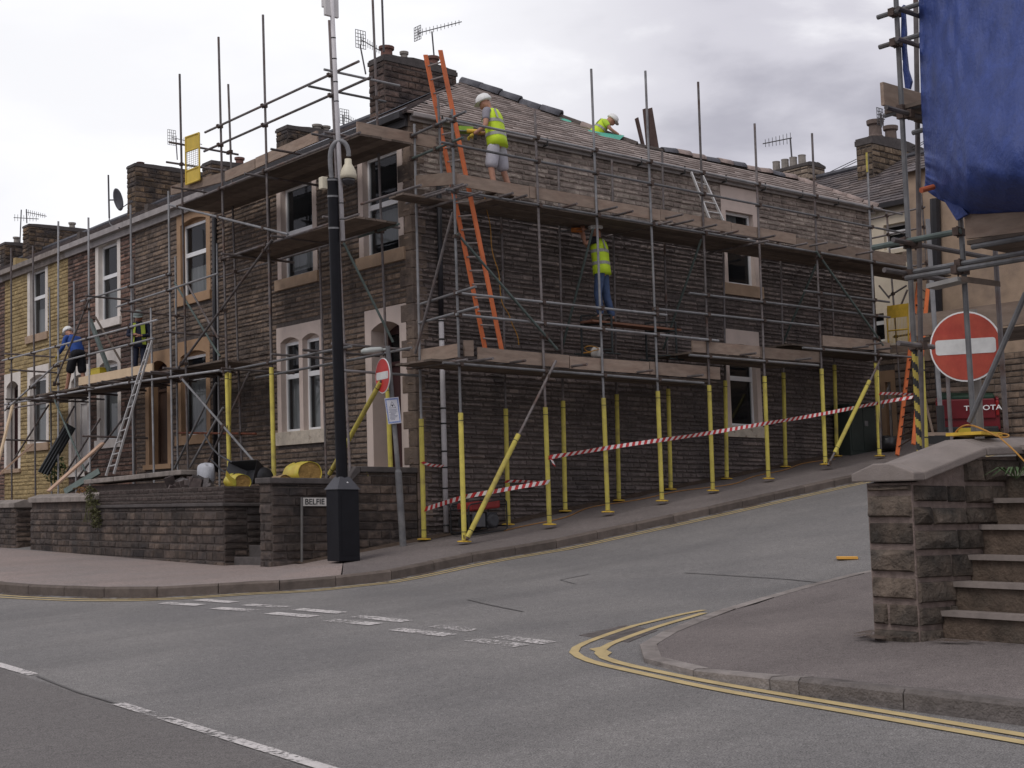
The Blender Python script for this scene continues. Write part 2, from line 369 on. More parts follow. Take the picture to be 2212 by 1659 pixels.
def paint(name, col, wear=.5, sc1=22):
    m = M(name, col, .7, .15, 5); nt = m.node_tree; N = nt.nodes; L = nt.links
    g = N.new('ShaderNodeNewGeometry'); n = N.new('ShaderNodeTexNoise'); n.inputs['Scale'].default_value = sc1; n.inputs['Detail'].default_value = 5; n.inputs['Roughness'].default_value = .7
    n2 = N.new('ShaderNodeTexNoise'); n2.inputs['Scale'].default_value = 1.3
    L.new(g.outputs['Position'], n.inputs['Vector']); L.new(g.outputs['Position'], n2.inputs['Vector'])
    a = N.new('ShaderNodeMath'); a.operation = 'MULTIPLY_ADD'; a.inputs[1].default_value = .55; L.new(n2.outputs['Fac'], a.inputs[0]); L.new(n.outputs['Fac'], a.inputs[2])
    r = N.new('ShaderNodeMapRange'); r.inputs['From Min'].default_value = .5+.5*wear; r.inputs['From Max'].default_value = .62+.5*wear; r.inputs['To Min'].default_value = 1; r.inputs['To Max'].default_value = 0.
    L.new(a.outputs[0], r.inputs['Value']); L.new(r.outputs['Result'], N['Principled BSDF'].inputs['Alpha']); return m
def ground():
    us = sorted({*HU, *np.arange(-40, 40, 1.).tolist(), -120., -90., 90., 120.}); vs = sorted({*np.arange(-40, 60, 2.).tolist(), -2.8, -160., -110., -70., 90., 130., 180.})
    mb = MB(); n = len(vs)
    mb.add([V3(u, v, zr(u, v)) for u in us for v in vs], [(i*n+j, (i+1)*n+j, (i+1)*n+j+1, i*n+j+1) for i in range(len(us)-1) for j in range(n-1)])
    struct(mb.build('road', ROADM))
ground()
def resample(P, step):
    P = [np.asarray(p, float) for p in P]; out = [P[0]]; acc = 0
    for a, b in zip(P[:-1], P[1:]):
        L = np.linalg.norm(b-a); t = step-acc
        while t <= L: out.append(a+(b-a)*t/L); t += step
        acc = L-(t-step)
    out.append(P[-1]); return out
def smooth(P, k=3):
    P = [np.asarray(p, float) for p in P]
    for _ in range(k):
        Q = [P[0]]
        for a, b in zip(P[:-1], P[1:]): Q += [a*.75+b*.25, a*.25+b*.75]
        P = Q+[P[-1]]
    return P
def offs(P, d):
    out = []
    for i, p in enumerate(P):
        t = _n((P[min(i+1, len(P)-1)]-P[max(i-1, 0)])[:2]); out.append(np.array([p[0]-t[1]*d, p[1]+t[0]*d]))
    return out
def ribbon(mb, P, w, off=.0075):
    P = [np.asarray(p[:2], float) for p in P]; a, b = offs(P, w/2), offs(P, -w/2)
    vs = [V3(*p, zr(*p)+off) for p in a]+[V3(*p, zr(*p)+off) for p in b]; n = len(P)
    mb.add(vs, [(i, i+1, n+i+1, n+i) for i in range(n-1)]); return mb
KL = [V3(-5.0, 60, 0), V3(-5.0, 8.5, 0), V3(-5.6, 6.5, 0)] + [GP(x, y) for x, y in [(-130, 1262), (-60, 1270), (0, 1279), (75, 1285), (217, 1291), (375, 1290), (553, 1277), (664, 1274), (749, 1264), (862, 1250), (1027, 1214), (1200, 1185), (1500, 1120), (1830, 1045)]]
KL = [p[:2] for p in KL] + [V3(15, -2.85, 0)[:2], V3(60, -2.85, 0)[:2]]
KR = [V3(60, -11.6, 0)[:2]] + [GP(x, y)[:2] for x, y in [(1830, 1243), (1720, 1272), (1623, 1300), (1560, 1318), (1495, 1342), (1440, 1362), (1408, 1381), (1380, 1399), (1374, 1408), (1376, 1420), (1404, 1440), (1472, 1457), (1549, 1471), (1640, 1487), (1735, 1505), (1900, 1528), (2212, 1568)]]
KR += [KR[-1] + (KR[-1]-KR[-3])*6]
def kerb(P, side, hf, mat, name):
    mb = MB(); Q = resample(P, .92); I = offs(Q, side*.15); T = offs(Q, side*.025)
    for i in range(len(Q)-1):
        a, b = Q[i], Q[i+1]; g = .006*(b-a)/max(1e-6, np.linalg.norm(b-a)); h0, h1 = hf(a)+rnd.uniform(-.006, .006), hf(b)
        a0, b0, at, bt, ai, bi = a+g, b-g, T[i]+g, T[i+1]-g, I[i]+g, I[i+1]-g; za, zb = zr(*a), zr(*b)
        vs = [V3(*a0, za-.1), V3(*b0, zb-.1), V3(*a0, za+h0*.8), V3(*b0, zb+h1*.8), V3(*at, za+h0), V3(*bt, zb+h1), V3(*ai, za+h0), V3(*bi, zb+h1)]
        mb.add(vs, [(0, 1, 3, 2), (2, 3, 5, 4), (4, 5, 7, 6), (0, 2, 4, 6), (1, 3, 5, 7)])
    return struct(mb.build(name, mat))
KERBM = M('dark_stone_kerb', (.12, .097, .083), .85, .25, 6, .3, 50, island=.22)
KERBL = M('pale_stone_kerb', (.28, .25, .23), .9, .25, 6, .5, 40, island=.15, col2=(.2, .175, .16), s2=.9, lo=.45, hi=.7)
KH = .15
def kh(p): return KH
kerb(KL, 1, kh, KERBM, 'left_kerb')
KRx = [0, 0, .01, .02, .02, .02, .02, .025, .03, .035, .04, .045, .055, .07, .09, .13, .135, .14, .14]
def khr(p):
    d = np.array([np.linalg.norm(np.asarray(p)-q) for q in KR]); i = np.argsort(d)[:2]; w = 1/(d[i]+1e-3); return max(.02, float(sum(KRx[min(a, len(KRx)-1)]*b for a, b in zip(i, w))/w.sum()))
kq = smooth(KR, 2); ki = min(range(len(kq)), key=lambda i: np.linalg.norm(kq[i]-KR[15])); kerb(kq[:ki+1], 1, khr, KERBL, 'corner_kerb'); kerb(kq[ki:], 1, khr, M('grey_stone_kerb', (.15, .132, .122), .9, .3, 6, .6, 35, island=.2), 'right_kerb')
WLINE = lambda v: -.88 + .012*max(0, min(v-1, 12))
def strip(K, W, zk, zwf, name, mat, nt=10, side=1):
    I = offs(K, side*.148); mb = MB(); n = nt+1; vs = []
    for k, i, w in zip(K, I, W):
        z0, z1 = zk(k), zwf(w)
        for t in np.linspace(0, 1, n): p = i+(np.asarray(w)-i)*t; vs.append(V3(*p, z0+(z1-z0)*t))
    mb.add(vs, [(i*n+j, (i+1)*n+j, (i+1)*n+j+1, i*n+j+1) for i in range(len(I)-1) for j in range(nt)])
    return struct(mb.build(name, mat, smooth=True))
kd = resample(KL, .5)
def wall_partner(p):
    u, v = p
    if v > -2.5 or u < -6.2: return np.array([-2.95, max(v+4.2 if v < 3 else v, .1)]) if v > -4.3 else np.array([-2.95, .05])
    if u < -5: return np.array([-2.95, .05])
    return np.array([max(-2.95, min(u+ (1.9 if u < -2 else 1.9*max(0, -u/2)), 60)), .05])
W = [wall_partner(p) for p in kd]
# keep the partner points in order along the wall
def sdist(w): return -w[1] if w[0] <= -2.94 and w[1] > .06 else w[0]+2.95
s = -1e9; W2 = []
for w in W:
    if sdist(w) < s: w = W2[-1]
    s = sdist(w); W2.append(w)
zwall = lambda w: WLINE(w[1]) if w[1] > .1 else zw(w[0])
ks = min(range(len(kd)), key=lambda i: np.linalg.norm(kd[i]-GP(735, 1266)[:2]))
strip(kd[:ks+1], W2[:ks+1], lambda p: zr(*p)+KH-.004, zwall, 'block_pavement', BLOCKM)
strip(kd[ks:], W2[ks:], lambda p: zr(*p)+KH-.004, zwall, 'side_pavement', TARM)
PB = GP(1890, 1378, .1); UP = PB[0]; VP0 = PB[1]                  # foot of the stone pillar
kr = resample(smooth(KR, 2), .5)
def rp(p):
    u, v = p
    if v > VP0: return np.array([max(u, UP+.2), VP0-.3]) if u > UP-1.2 else np.array([UP+.2, VP0-.3])
    return np.array([UP+.25, min(v, VP0-.3)])
strip(kr, [rp(p) for p in kr], lambda p: zr(*p)+khr(p)-.004, lambda w: zr(w[0], w[1])+.10, 'corner_pavement', TARM)
# soil strip at the foot of the side wall
SOIL = M('damp_soil', (.085, .06, .045), .95, .4, 10, .6, 40)
mb = MB(); rr = []
for u in np.arange(-2.6, 13.4, .3):
    w = .22+.14*rnd.random(); zf = zw(u); zk = zr(u, -2.8)+KH; sl_ = (zk-zf)/2.8
    rr.append((V3(u, -.0, zf+.035), V3(u, -w*.6, zf+sl_*w*.6+.03), V3(u, -w, zf+sl_*w+.003)))
for a, b in zip(rr[:-1], rr[1:]): mb.quad(a[0], b[0], b[1], a[1]); mb.quad(a[1], b[1], b[2], a[2])
struct(mb.build('soil_strip', SOIL, smooth=True))
# markings
WHT = paint('worn_white_marking', (.54, .51, .49), .535); YLW = paint('worn_yellow_marking', (.46, .355, .175), .95)
mb = MB()
k2 = smooth(KL[2:-1], 2)
ribbon(mb, offs(k2, -.26), .07); ribbon(mb, offs(k2, -.43), .07)
for P in ([(2212, 1606), (1828, 1539), (1548, 1492), (1387, 1456), (1273, 1431), (1233, 1410), (1249, 1396), (1286, 1381), (1363, 1354), (1407, 1344), (1474, 1327), (1521, 1319)],
          [(2212, 1590), (1828, 1525), (1548, 1478), (1387, 1445), (1320, 1429), (1290, 1415), (1300, 1401), (1330, 1387), (1421, 1354), (1488, 1335), (1521, 1325)]):
    Q = [GP(*p)[:2] for p in P]; Q = [Q[0]+(Q[0]-Q[1])*2]+Q; ribbon(mb, resample(smooth(Q, 2), .3), .085)
P = [GP(x, y) for x, y in ((1272, 1403), (1296, 1399), (1318, 1389), (1326, 1392), (1310, 1405), (1322, 1411), (1312, 1418), (1296, 1412))]; mb.quad(*[p+V3(0, 0, .0065) for p in P])
struct(mb.build('double_yellow_lines', YLW))
mb = MB(); ribbon(mb, offs(k2, -.09), .17, .005); ribbon(mb, resample(smooth([GP(x, y)[:2] for x, y in ((780, 1266), (860, 1254), (930, 1240), (990, 1226))], 1), .2), .16, .0065); struct(mb.build('gutter_grit', paint('gutter_dirt', (.10, .075, .06), .36, 9)))
mb = MB()
zz = lambda x, y: GP(x*.4902, 1152+y*.4902)
for a, b in [((720, 308), (885, 318)), ((950, 331), (1125, 343)), ((1190, 353), (1385, 369)), ((1447, 384), (1660, 403)), ((1742, 424), (1985, 452)), ((2080, 471), (2300, 498)),
             ((875, 294), (1030, 306)), ((1085, 316), (1260, 327)), ((1310, 336), (1515, 353)), ((1568, 367), (1790, 390)), ((1915, 410), (2085, 431)), ((2195, 457), (2420, 486))]:
    p, q = zz(*a), zz(*b); ribbon(mb, resample([p[:2], q[:2]], .2), .19)
struct(mb.build('give_way_dashes', WHT))
mb = MB()
for a, b in (((-160, 1390), (73, 1459)), ((255, 1521), (830, 1700))):
    p, q = GP(*a), GP(*b); ribbon(mb, resample([p[:2], q[:2]], .2), .11)
struct(mb.build('centre_line', WHT))
# drain grate, repair patch and joint
mb = MB(); q = [GP(x, y) for x, y in ((1251, 1373), (1350, 1351), (1421, 1362), (1357, 1388))]
IRON = M('worn_iron', (.16, .14, .13), .6, .3, 8, metal=.4)
for i in range(22):
    t0, t1 = i/22, (i+.55)/22
    e = lambda t, s: (q[0]*(1-t)+q[1]*t)*(1-s)+(q[3]*(1-t)+q[2]*t)*s+V3(0, 0, .001)
    mb.prism([e(t0, 0), e(t1, 0), e(t1, 1), e(t0, 1)], (0, 0, .005))
for s0, s1 in ((0, .06), (.47, .53), (.94, 1)): mb.prism([e(0, s0), e(1, s0), e(1, s1), e(0, s1)], (0, 0, .004))
tag(mb.build('drain_grate', IRON), 'ribbed iron drain grate set across the yellow lines at the corner', 'drain grate')
mb = MB(); q2 = [GP(x, y) for x, y in ((1210, 1253), (1272, 1241), (1282, 1246), (1243, 1262))]
ribbon(mb, resample([q2[0][:2], q2[1][:2]], .2), .025, .004); ribbon(mb, resample([q2[0][:2], q2[3][:2]], .1), .02, .004); struct(mb.build('patch_edge', M('patch_edge_tar', (.085, .08, .078), .8, .3, 9)))
mb = MB(); ribbon(mb, [p[:2] for p in resample([GP(80, 1461), GP(170, 1497), GP(255, 1522)], .15)], .03)
SEAM = M('tar_seam', (.115, .108, .104), .8, .2, 9)
ribbon(mb, [GP(x, y)[:2] for x, y in ((1478, 1238), (1560, 1243), (1700, 1252), (1800, 1262))], .03)
ribbon(mb, [GP(x, y)[:2] for x, y in ((1010, 1296), (1060, 1308), (1130, 1322))], .03)
struct(mb.build('tar_seam', SEAM))
mb = MB(); p = GP(1830, 1208)
mb.obox(p+V3(0, 0, .02), V3(.1, .09, 0), V3(-.09, .1, 0), V3(0, 0, .015)); tag(mb.build('flattened_carton', M('orange_card', (.72, .38, .08), .8, .1)), 'flat orange piece of card lying on the side street', 'litter')
# ---------------------------------------------------------------- houses
def opening(parent, axis, c, out, a0, a1, z0, z1, dress, sill, kind='window', jw=.17, lh=.3, sh=.2, rise=.12, mull=None, transom=.5, curtains=(), fm=None, depth=.16, proud=.014, doormat=None, fan=.0, leftw=None, nosill=False):
    L = lambda a, z, d: V3(a, c+out*d, z) if axis == 'u' else V3(c+out*d, a, z)
    def bx(mb, x0, x1, y0, y1, d0, d1): return mb.box(L(x0, y0, d0), L(x1, y1, d1))
    fm = fm or UPVC; zs = z0+(0 if nosill else sh); zt = z1-lh
    lights = [(a0+jw, a1-jw)]
    if mull: m0, m1 = mull; lights = [(a0+jw, m0), (m1, a1-jw)]
    fr = MB()
    for b0, b1 in lights:
        top = zt
        bx(fr, b0, b0+.055, zs, top, -depth, -depth+.05); bx(fr, b1-.055, b1, zs, top, -depth, -depth+.05)
        bx(fr, b0+.055, b1-.055, zs, zs+.06, -depth, -depth+.05); bx(fr, b0+.055, b1-.055, top-.06, top, -depth, -depth+.05)
        if transom and kind == 'window':
            zz_ = zs+(top-zs)*transom; bx(fr, b0+.055, b1-.055, zz_-.05, zz_+.05, -depth, -depth+.055)
        if kind == 'door':
            zz_ = zs+(top-zs)*.78; bx(fr, b0+.055, b1-.055, zz_-.05, zz_+.02, -depth, -depth+.055)
    o = fr.build(kind, fm, parent)
    su = MB()
    bx(su, a0, a0+jw, zs, zt, -depth-.02, proud); bx(su, a1-jw, a1, zs, zt, -depth-.02, proud)
    if mull: bx(su, mull[0], mull[1], zs, zt, -depth-.02, proud-.004)
    # lintel with a shallow segmental arch over every light
    pts = [(a0, z1), (a1, z1), (a1, zt)]
    for b0, b1 in lights[::-1]:
        n = 12 if rise else 1
        for i in range(n+1):
            t = i/n; x = b1+(b0-b1)*t; pts.append((x, zt+rise*(1-(2*t-1)**2) if rise else zt))
        if mull and b0 == mull[1]: pass
    pts.append((a0, zt))
    cl = []
    for p in pts:
        if not cl or abs(p[0]-cl[-1][0])+abs(p[1]-cl[-1][1]) > 1e-4: cl.append(p)
    su.prism([L(x, z, proud) for x, z in cl], L(0, 0, -depth-.02-proud)-L(0, 0, 0))
    su.build('surround', dress, o)
    for b0, b1 in lights:      # filler of the frame up under the arch
        if rise: m = MB(); bx(m, b0, b1, zt, zt+rise, -depth-.01, -depth+.03); m.build('arch_panel', dress if kind == 'window' else DOORM, o)
    if not nosill:
        m = MB(); bx(m, a0-.06, a1+.06, z0, zs, -depth-.02, .07); m.build('sill', sill, o, bevel=.008)
    pn = MB(); cu = MB(); rm = MB()
    for b0, b1 in lights:
        if kind == 'window': pn.quad(L(b0, zs, -depth+.02), L(b1, zs, -depth+.02), L(b1, zt, -depth+.02), L(b0, zt, -depth+.02))
        for (f0, f1, g0, g1) in curtains:
            n = 10; w = (b1-b0)*(f1-f0); x0 = b0+(b1-b0)*f0
            for i in range(n):
                q0, q1 = x0+w*i/n, x0+w*(i+1)/n; y0, y1 = zs+(zt-zs)*g0, zs+(zt-zs)*g1; dz = .02*(i % 2)
                cu.quad(L(q0, y0, -depth-.1-dz), L(q1, y0, -depth-.12+dz), L(q1, y1, -depth-.12+dz), L(q0, y1, -depth-.1-dz))
        d0, d1 = -depth-.03, -depth-.7
        for q in (((b0, zs, d0), (b0, zt, d0), (b0, zt, d1), (b0, zs, d1)), ((b1, zs, d0), (b1, zt, d0), (b1, zt, d1), (b1, zs, d1)), ((b0, zs, d1), (b1, zs, d1), (b1, zt, d1), (b0, zt, d1)), ((b0, zt, d0), (b1, zt, d0), (b1, zt, d1), (b0, zt, d1)), ((b0, zs, d0), (b1, zs, d0), (b1, zs, d1), (b0, zs, d1))):
            rm.quad(*[L(*x) for x in q])
    if kind == 'window':
        pn.build('pane', GLASS, o); rm.build('room_interior', ROOM, o)
        if curtains: cu.build('curtain', CURT, o)
    else:
        (b0, b1), = lights; zz_ = zs+(zt-zs)*.78
        d = MB(); bx(d, b0+.055, b1-.055, zs, zz_-.05, -depth-.02, -depth+.01)
        for (x0, x1, y0, y1) in ((.12, .46, .06, .42), (.54, .88, .06, .42), (.12, .46, .5, .94), (.54, .88, .5, .94)):
            w, h = b1-b0-.11, zz_-.05-zs; bx(d, b0+.055+w*x0, b0+.055+w*x1, zs+h*y0, zs+h*y1, -depth+.01, -depth+.022)
        d.build('door_leaf', doormat or DOORM, o)
        d = MB(); bx(d, b0+.14, b0+.17, zs+.95, zs+1.1, -depth+.01, -depth+.05); d.build('handle', GALV, o)
        p = MB(); p.quad(L(b0+.05, zz_, -depth+.01), L(b1-.05, zz_, -depth+.01), L(b1-.05, zt, -depth+.01), L(b0+.05, zt, -depth+.01)); p.build('fanlight', GLASS, o)
        rm.build('room_interior', ROOM, o)
    return (a0, a1, z0, z1)
def tiles(mb, T, poly, w, gauge, lip=.022, jitter=.004, holes=0.):
    """roof tiles laid in rows on a plane: T maps (s along eave, t up slope, height) to 3D, poly is a convex outline in (s, t)"""
    tmin, tmax = min(p[1] for p in poly), max(p[1] for p in poly); t = tmin; k = 0
    def span(y):
        xs = []
        for (x0, y0), (x1, y1) in zip(poly, poly[1:]+poly[:1]):
            if (y0-y)*(y1-y) <= 0 and y0 != y1: xs.append(x0+(x1-x0)*(y-y0)/(y1-y0))
        return (min(xs), max(xs)) if len(xs) > 1 else None
    while t < tmax-.03:
        t1 = min(t+gauge*1.15, tmax-1e-3); a, b = span(t+1e-4), span(t1)
        if a and b:
            n = max(1, int(round((a[1]-a[0])/w)))
            if True:
                s0 = a[0]-(w*.5 if k % 2 else 0); s = s0
                while s < a[1]:
                    x0, x1 = max(s, a[0]), min(s+w-.006, a[1])
                    if x1-x0 > .02 and rnd.random() >= holes:
                        l = lip*rnd.uniform(.8, 1.3); j = rnd.uniform(-jitter, jitter)*3
                        y0, y1 = max(x0, b[0]) if x0 < b[0] else x0, min(x1, b[1])
                        if y1 > y0:
                            mb.add([T(x0, t+j, l), T(x1, t+j, l), T(y1, t1, .004), T(y0, t1, .004), T(x0, t+j, 0), T(x1, t+j, 0)], [(0, 1, 2, 3), (0, 4, 5, 1), (0, 3, 4), (1, 5, 2)])
                        elif b[0] > x0:
                            mb.add([T(x0, t+j, l), T(x1, t+j, l), T(min(max(x1, b[0]), a[1]), t1, .004)], [(0, 1, 2)])
                    s += w
        t += gauge; k += 1
PITCH = .545
def gut(mb, p, q, r=.06):
    return mb.tube(p, q, r, 8)
def pxrect(plane, c, xl, xr, yt, yb):
    xm, ym = (xl+xr)/2, (yt+yb)/2; f = FR if plane == 'F' else SD; k = 1 if plane == 'F' else 0
    a, b = f(xl, ym, c)[k], f(xr, ym, c)[k]; return min(a, b), max(a, b), f(xm, yb, c)[2], f(xm, yt, c)[2]
def chimney(roof, u0, u1, v0, v1, zb, zt, mat, pots=(), cap=.12, band=True):
    mb = MB(); mo = MB()
    mo.box((u0, v0, zb), (u1, v1, zt-cap))
    for ax, c, out, a0, a1 in (('v', u0, -1, v0, v1), ('u', v0, -1, u0, u1), ('v', u1, 1, v0, v1)): stones(mb, ax, c, out, a0, a1, zb, zt-cap, .16, .18, .42, depth=(.01, .03))
    o = buildm('chimney', [(mb, mat), (mo, MORTAR)], roof)
    c = MB(); c.box((u0-.03, v0-.03, zt-cap), (u1+.03, v1+.03, zt-cap*.5)); N_ = 10; top = [(u0-.01+(u1-u0+.02)*i/N_, v0-.01, zt-cap*.5+(cap*.5+.02)*(.35+.65*math.sin(math.pi*i/N_))+rnd.uniform(-.012, .012)) for i in range(N_+1)]; c.prism([(u0-.01, v0-.01, zt-cap*.5)]+top+[(u1+.01, v0-.01, zt-cap*.5)], (0, v1-v0+.02, 0)); c.build('chimney_cap', COPED, roof)
    for (f, h, r, m) in pots:
        p = MB(); p.lathe((u0+(u1-u0)*f, (v0+v1)/2, zt-.04), [(r, 0), (r*1.02, h*.15), (r*.86, h*.2), (r*.82, h*.72), (r*1.08, h*.78), (r*1.12, h), (r*.8, h), (r*.75, h*.5)], 14); p.build('chimney_pot', m, roof, smooth=False)
    return o
EZ = 7.5
RID_V = 1.4
RID_Z = EZ+PITCH*RID_V
# ---- corner house
def corner_house():
    h = thing('corner_house', 'dark stone corner house under scaffold with brown tiled hip roof and long side wall', 'house', (0, 0, -.43))
    op = []
    D = lambda *a, **k: op.append(opening(h, 'v', 0, -1, *a, **k))
    a0, a1, z0, z1 = pxrect('F', 0, 600, 686, 398, 618); D(3.38, 5.02, 4.73, 7.2, DRESS, SILLM, sh=.23, rise=0, transom=.5, curtains=((.3, 1, .1, .44),))
    D(.25, 1.8, 4.73, 7.2, DRESS, SILLM, sh=.24, rise=0, transom=.5, curtains=((.08, 1, .14, .46),))
    D(3.2, 5.12, 1.46, 3.95, DRESS, SILLW, sh=.28, lh=.33, rise=.09, mull=(4.05, 4.2), jw=.17, transom=.62, curtains=((.62, 1, .0, .62),))
    D(.25, 1.66, .55, 3.92, DRESS, SILLM, kind='door', sh=.2, lh=.4, rise=.13, jw=.22, depth=.42, fm=DOORM)
    mb = MB(); mo = MB(); outer = [(o[0], o[1], o[2], o[3]) for o in op]
    stones(mb, 'v', 0, -1, .02, 8.0, -.9, EZ-.05, .10, .16, .46, outer, depth=(.006, .030)); wallplate(mo, 'v', 0, -1, 0.25, 8.0, -1., EZ, outer)
    buildm('wall', [(mb, STONE_F), (mo, MORTAR)], h)
    q = MB(); z = -.4; k = 0                       # quoins at the corner
    while z < EZ-.1:
        hh = .33; a, b = (.3, .2) if k % 2 else (.2, .40)
        q.box((-.026, -.026, z+.004), (a, b, min(z+hh-.006, EZ-.05))); z += hh; k += 1
    q.build('quoin', M('buff_quoin', (.20, .15, .115), .9, .28, 6, .6, 40, island=.25, col2=(.09, .072, .065), s2=.9, lo=.4, hi=.65), h, bevel=.012)
    op2 = []
    S = lambda *a, **k: op2.append(opening(h, 'u', 0, -1, *a, **k))
    r = pxrect('S', 0, 1567, 1643, 714, 945); S(r[0], r[1], r[2], r[3], DRESS, SILLW, sh=.25, lh=.42, rise=.11, jw=.14, transom=.62)
    r = pxrect('S', 0, 1560, 1637, 408, 640); S(r[0], r[1], r[2], r[3], DRESS, SILLM, sh=.26, lh=.55, rise=0, jw=.14, transom=.52, curtains=((.0, .25, .0, .45), (0, .7, .62, 1)))
    mb = MB(); mc = MB(); mo = MB(); ml = MB()
    zsplit = 5.78
    foot = lambda u0, u1: min(zw(u0), zw(u1))-.25
    for u0 in np.arange(0, 13.6, 1.7): pass
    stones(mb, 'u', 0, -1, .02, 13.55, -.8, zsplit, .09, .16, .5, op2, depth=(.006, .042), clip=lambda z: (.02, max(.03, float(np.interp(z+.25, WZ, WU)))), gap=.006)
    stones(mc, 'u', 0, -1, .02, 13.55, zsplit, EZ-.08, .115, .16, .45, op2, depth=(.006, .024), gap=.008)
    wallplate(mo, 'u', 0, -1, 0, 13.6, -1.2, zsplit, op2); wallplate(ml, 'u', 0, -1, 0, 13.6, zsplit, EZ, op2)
    mo.box((13.6, .25, -1.2), (13.35, 3., EZ)); mo.box((9.7, 3, -1.), (13.6, 2.8, EZ)); mo.box((9.7, 3, -1.), (9.5, 8, EZ)); mo.box((.25, 8, -1), (9.5, 7.8, EZ+.5))
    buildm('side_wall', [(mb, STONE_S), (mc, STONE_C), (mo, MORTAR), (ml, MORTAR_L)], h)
    # roof
    AP = (4.79, 4.79)
    R1 = (7.15, RID_V); R2 = (12.75, RID_V)
    Ts = lambda s, t, k: V3(s, t, EZ+PITCH*t)+k*V3(0, -.478, .878)
    mb = MB(); tiles(mb, Ts, [(-.16, -.16), (13.85, -.16), R2, R1, AP], .3, .235, lip=.034, jitter=.0006)
    under = MB(); under.quad(Ts(-.12, -.12, -.01), Ts(13.8, -.12, -.01), Ts(*R2, -.01), Ts(*R1, -.01), Ts(*AP, -.01))
    Tf = lambda s, t, k: V3(t, s, EZ+PITCH*t)+k*V3(-.478, 0, .878)
    m2 = MB(); tiles(m2, Tf, [(-.14, -.16), (8., -.16), (8., 4.79), (4.79, 4.79)], .3, .22)
    under.quad(Tf(-.12, -.12, -.01), Tf(8, -.12, -.01), Tf(8, 4.79, -.01), Tf(4.79, 4.79, -.01))
    zr_ = EZ+PITCH*4.79
    under.quad((4.79, 4.79, zr_-.01), (4.79, 8, zr_-.01), (9.7, 8, EZ-.1), (9.7, 3, EZ-.1), (7.15, RID_V, RID_Z-.01))
    under.quad((7.15, RID_V, RID_Z-.01), (12.75, RID_V, RID_Z-.01), (13.75, 3.0, EZ-.1), (9.7, 3., EZ-.1)); under.quad((12.75, RID_V, RID_Z-.01), (13.8, -.12, EZ-.07), (13.75, 3, EZ-.1))
    under.tube((4.79, 4.79, zr_+.02), (7.15, RID_V, RID_Z+.02), .085); under.tube((7.15, RID_V, RID_Z+.0), (12.75, RID_V, RID_Z), .07)
    rf = buildm('roof', [(mb, TILE), (m2, SLATE), (under, MORTAR)], h)
    # ridge tiles along the hip and the wing ridge: some loose, some missing
    hipA, hipB = V3(*AP, zr_), V3(*R1, RID_Z)
    def rt(p, q, m, r=.13, lift=0., rot=0.):
        b = MB(); d = q-p; L = np.linalg.norm(d); d = d/L; a = _n(np.cross(d, (0, 0, 1.))); n = _n(np.cross(a, d)); n = n if n[2] > 0 else -n
        vs = []; K = 9
        for e, c in enumerate((p, q)):
            c = c+n*lift+V3(rnd.uniform(-.02, .02), 0, rnd.uniform(-.015, .015))
            for rr in (r*(1.12 if e else 1), r*.82):
                for i in range(K):
                    t = math.pi*i/(K-1); vs.append(c+a*rr*math.cos(t)+n*(rr*math.sin(t)-.03))
        fs = [(i, i+1, 2*K+i+1, 2*K+i) for i in range(K-1)]+[(K+i+1, K+i, 3*K+i, 3*K+i+1) for i in range(K-1)]+[(i, K+i, K+i+1, i+1) for i in range(K-1)]+[(2*K+i+1, 3*K+i+1, 3*K+i, 2*K+i) for i in range(K-1)]
        b.add(vs, fs); b.build('ridge_tile', m, rf, smooth=True)
    hl = np.linalg.norm(hipB-hipA); P = lambda t: hipA+(hipB-hipA)*t
    t = .005
    while t < .97:
        x = P_px(P(t))[0]; L = .52/hl
        if x < 1185: rt(P(t), P(t+L*.97), RIDGE, .16, rnd.uniform(.0, .05))
        elif 1228 < x < 1268: rt(P(t), P(t+L*.97), RIDGEB, .13)
        t += L
    u = 7.9
    while u < 12.7:
        if not 8.15 < u < 8.3: rt(V3(u, RID_V, RID_Z), V3(u+.44, RID_V, RID_Z), RIDGEB if rnd.random() < .7 else RIDGE, .13, rnd.uniform(-.03, .03)); u += .46
        else: u += .3
    t = 0; e0, e1 = V3(12.75, RID_V, RID_Z), V3(13.8, -.1, EZ-.03); n = 5
    for i in range(n): rt(e0+(e1-e0)*i/n, e0+(e1-e0)*(i+.97)/n, RIDGEB, .11)
    g = MB(); g.box((-.02, -.2, EZ-.14), (13.75, -.09, EZ-.05)); g.box((-.02, -.085, EZ-.2), (13.7, -.035, EZ-.09)); g.build('gutter', GUTTER, h, bevel=.02)
    g = MB()
    for k in range(11): u = .6+k*1.28; g.box((u, -.215, EZ-.2), (u+.025, -.2, EZ-.03)); g.box((u, -.2, EZ-.2), (u+.025, -.04, EZ-.17))
    g.build('gutter_bracket', BLACKB, h)
    g = MB(); g.box((-.22, .0, EZ-.16), (-.1, 8., EZ-.05)); g.box((-.095, .0, EZ-.3), (-.035, 8., EZ-.08)); g.build('front_gutter', GUTD, h)
    p = MB(); p.path([SD(948, 402, -.09), SD(951, 560, -.09), SD(953, 682, -.09)], .05, 10); p.build('downpipe', PIPEB, h, smooth=True)
    p = MB(); a, b = SD(953, 690, -.1), SD(964, 1150, -.1); p.path([a, (a+b)/2, b], .05, 12); o = p.build('downpipe', PIPEW, h, smooth=True)
    p = MB()
    for y in (693, 733, 882, 915, 975, 1010, 1055, 1090, 1135): c = SD(953+11*(y-690)/460, y, -.1); p.lathe(c, [(.056, -.015), (.058, 0), (.056, .015)], 12)
    p.build('pipe_bracket', BLACKB, o)
    p = MB(); a, b = FR(463, 470, -.07), FR(466, 1020, -.07); p.path([a, (a+b)/2, b], .055, 10); p.build('downpipe', PIPEB, h, smooth=True)
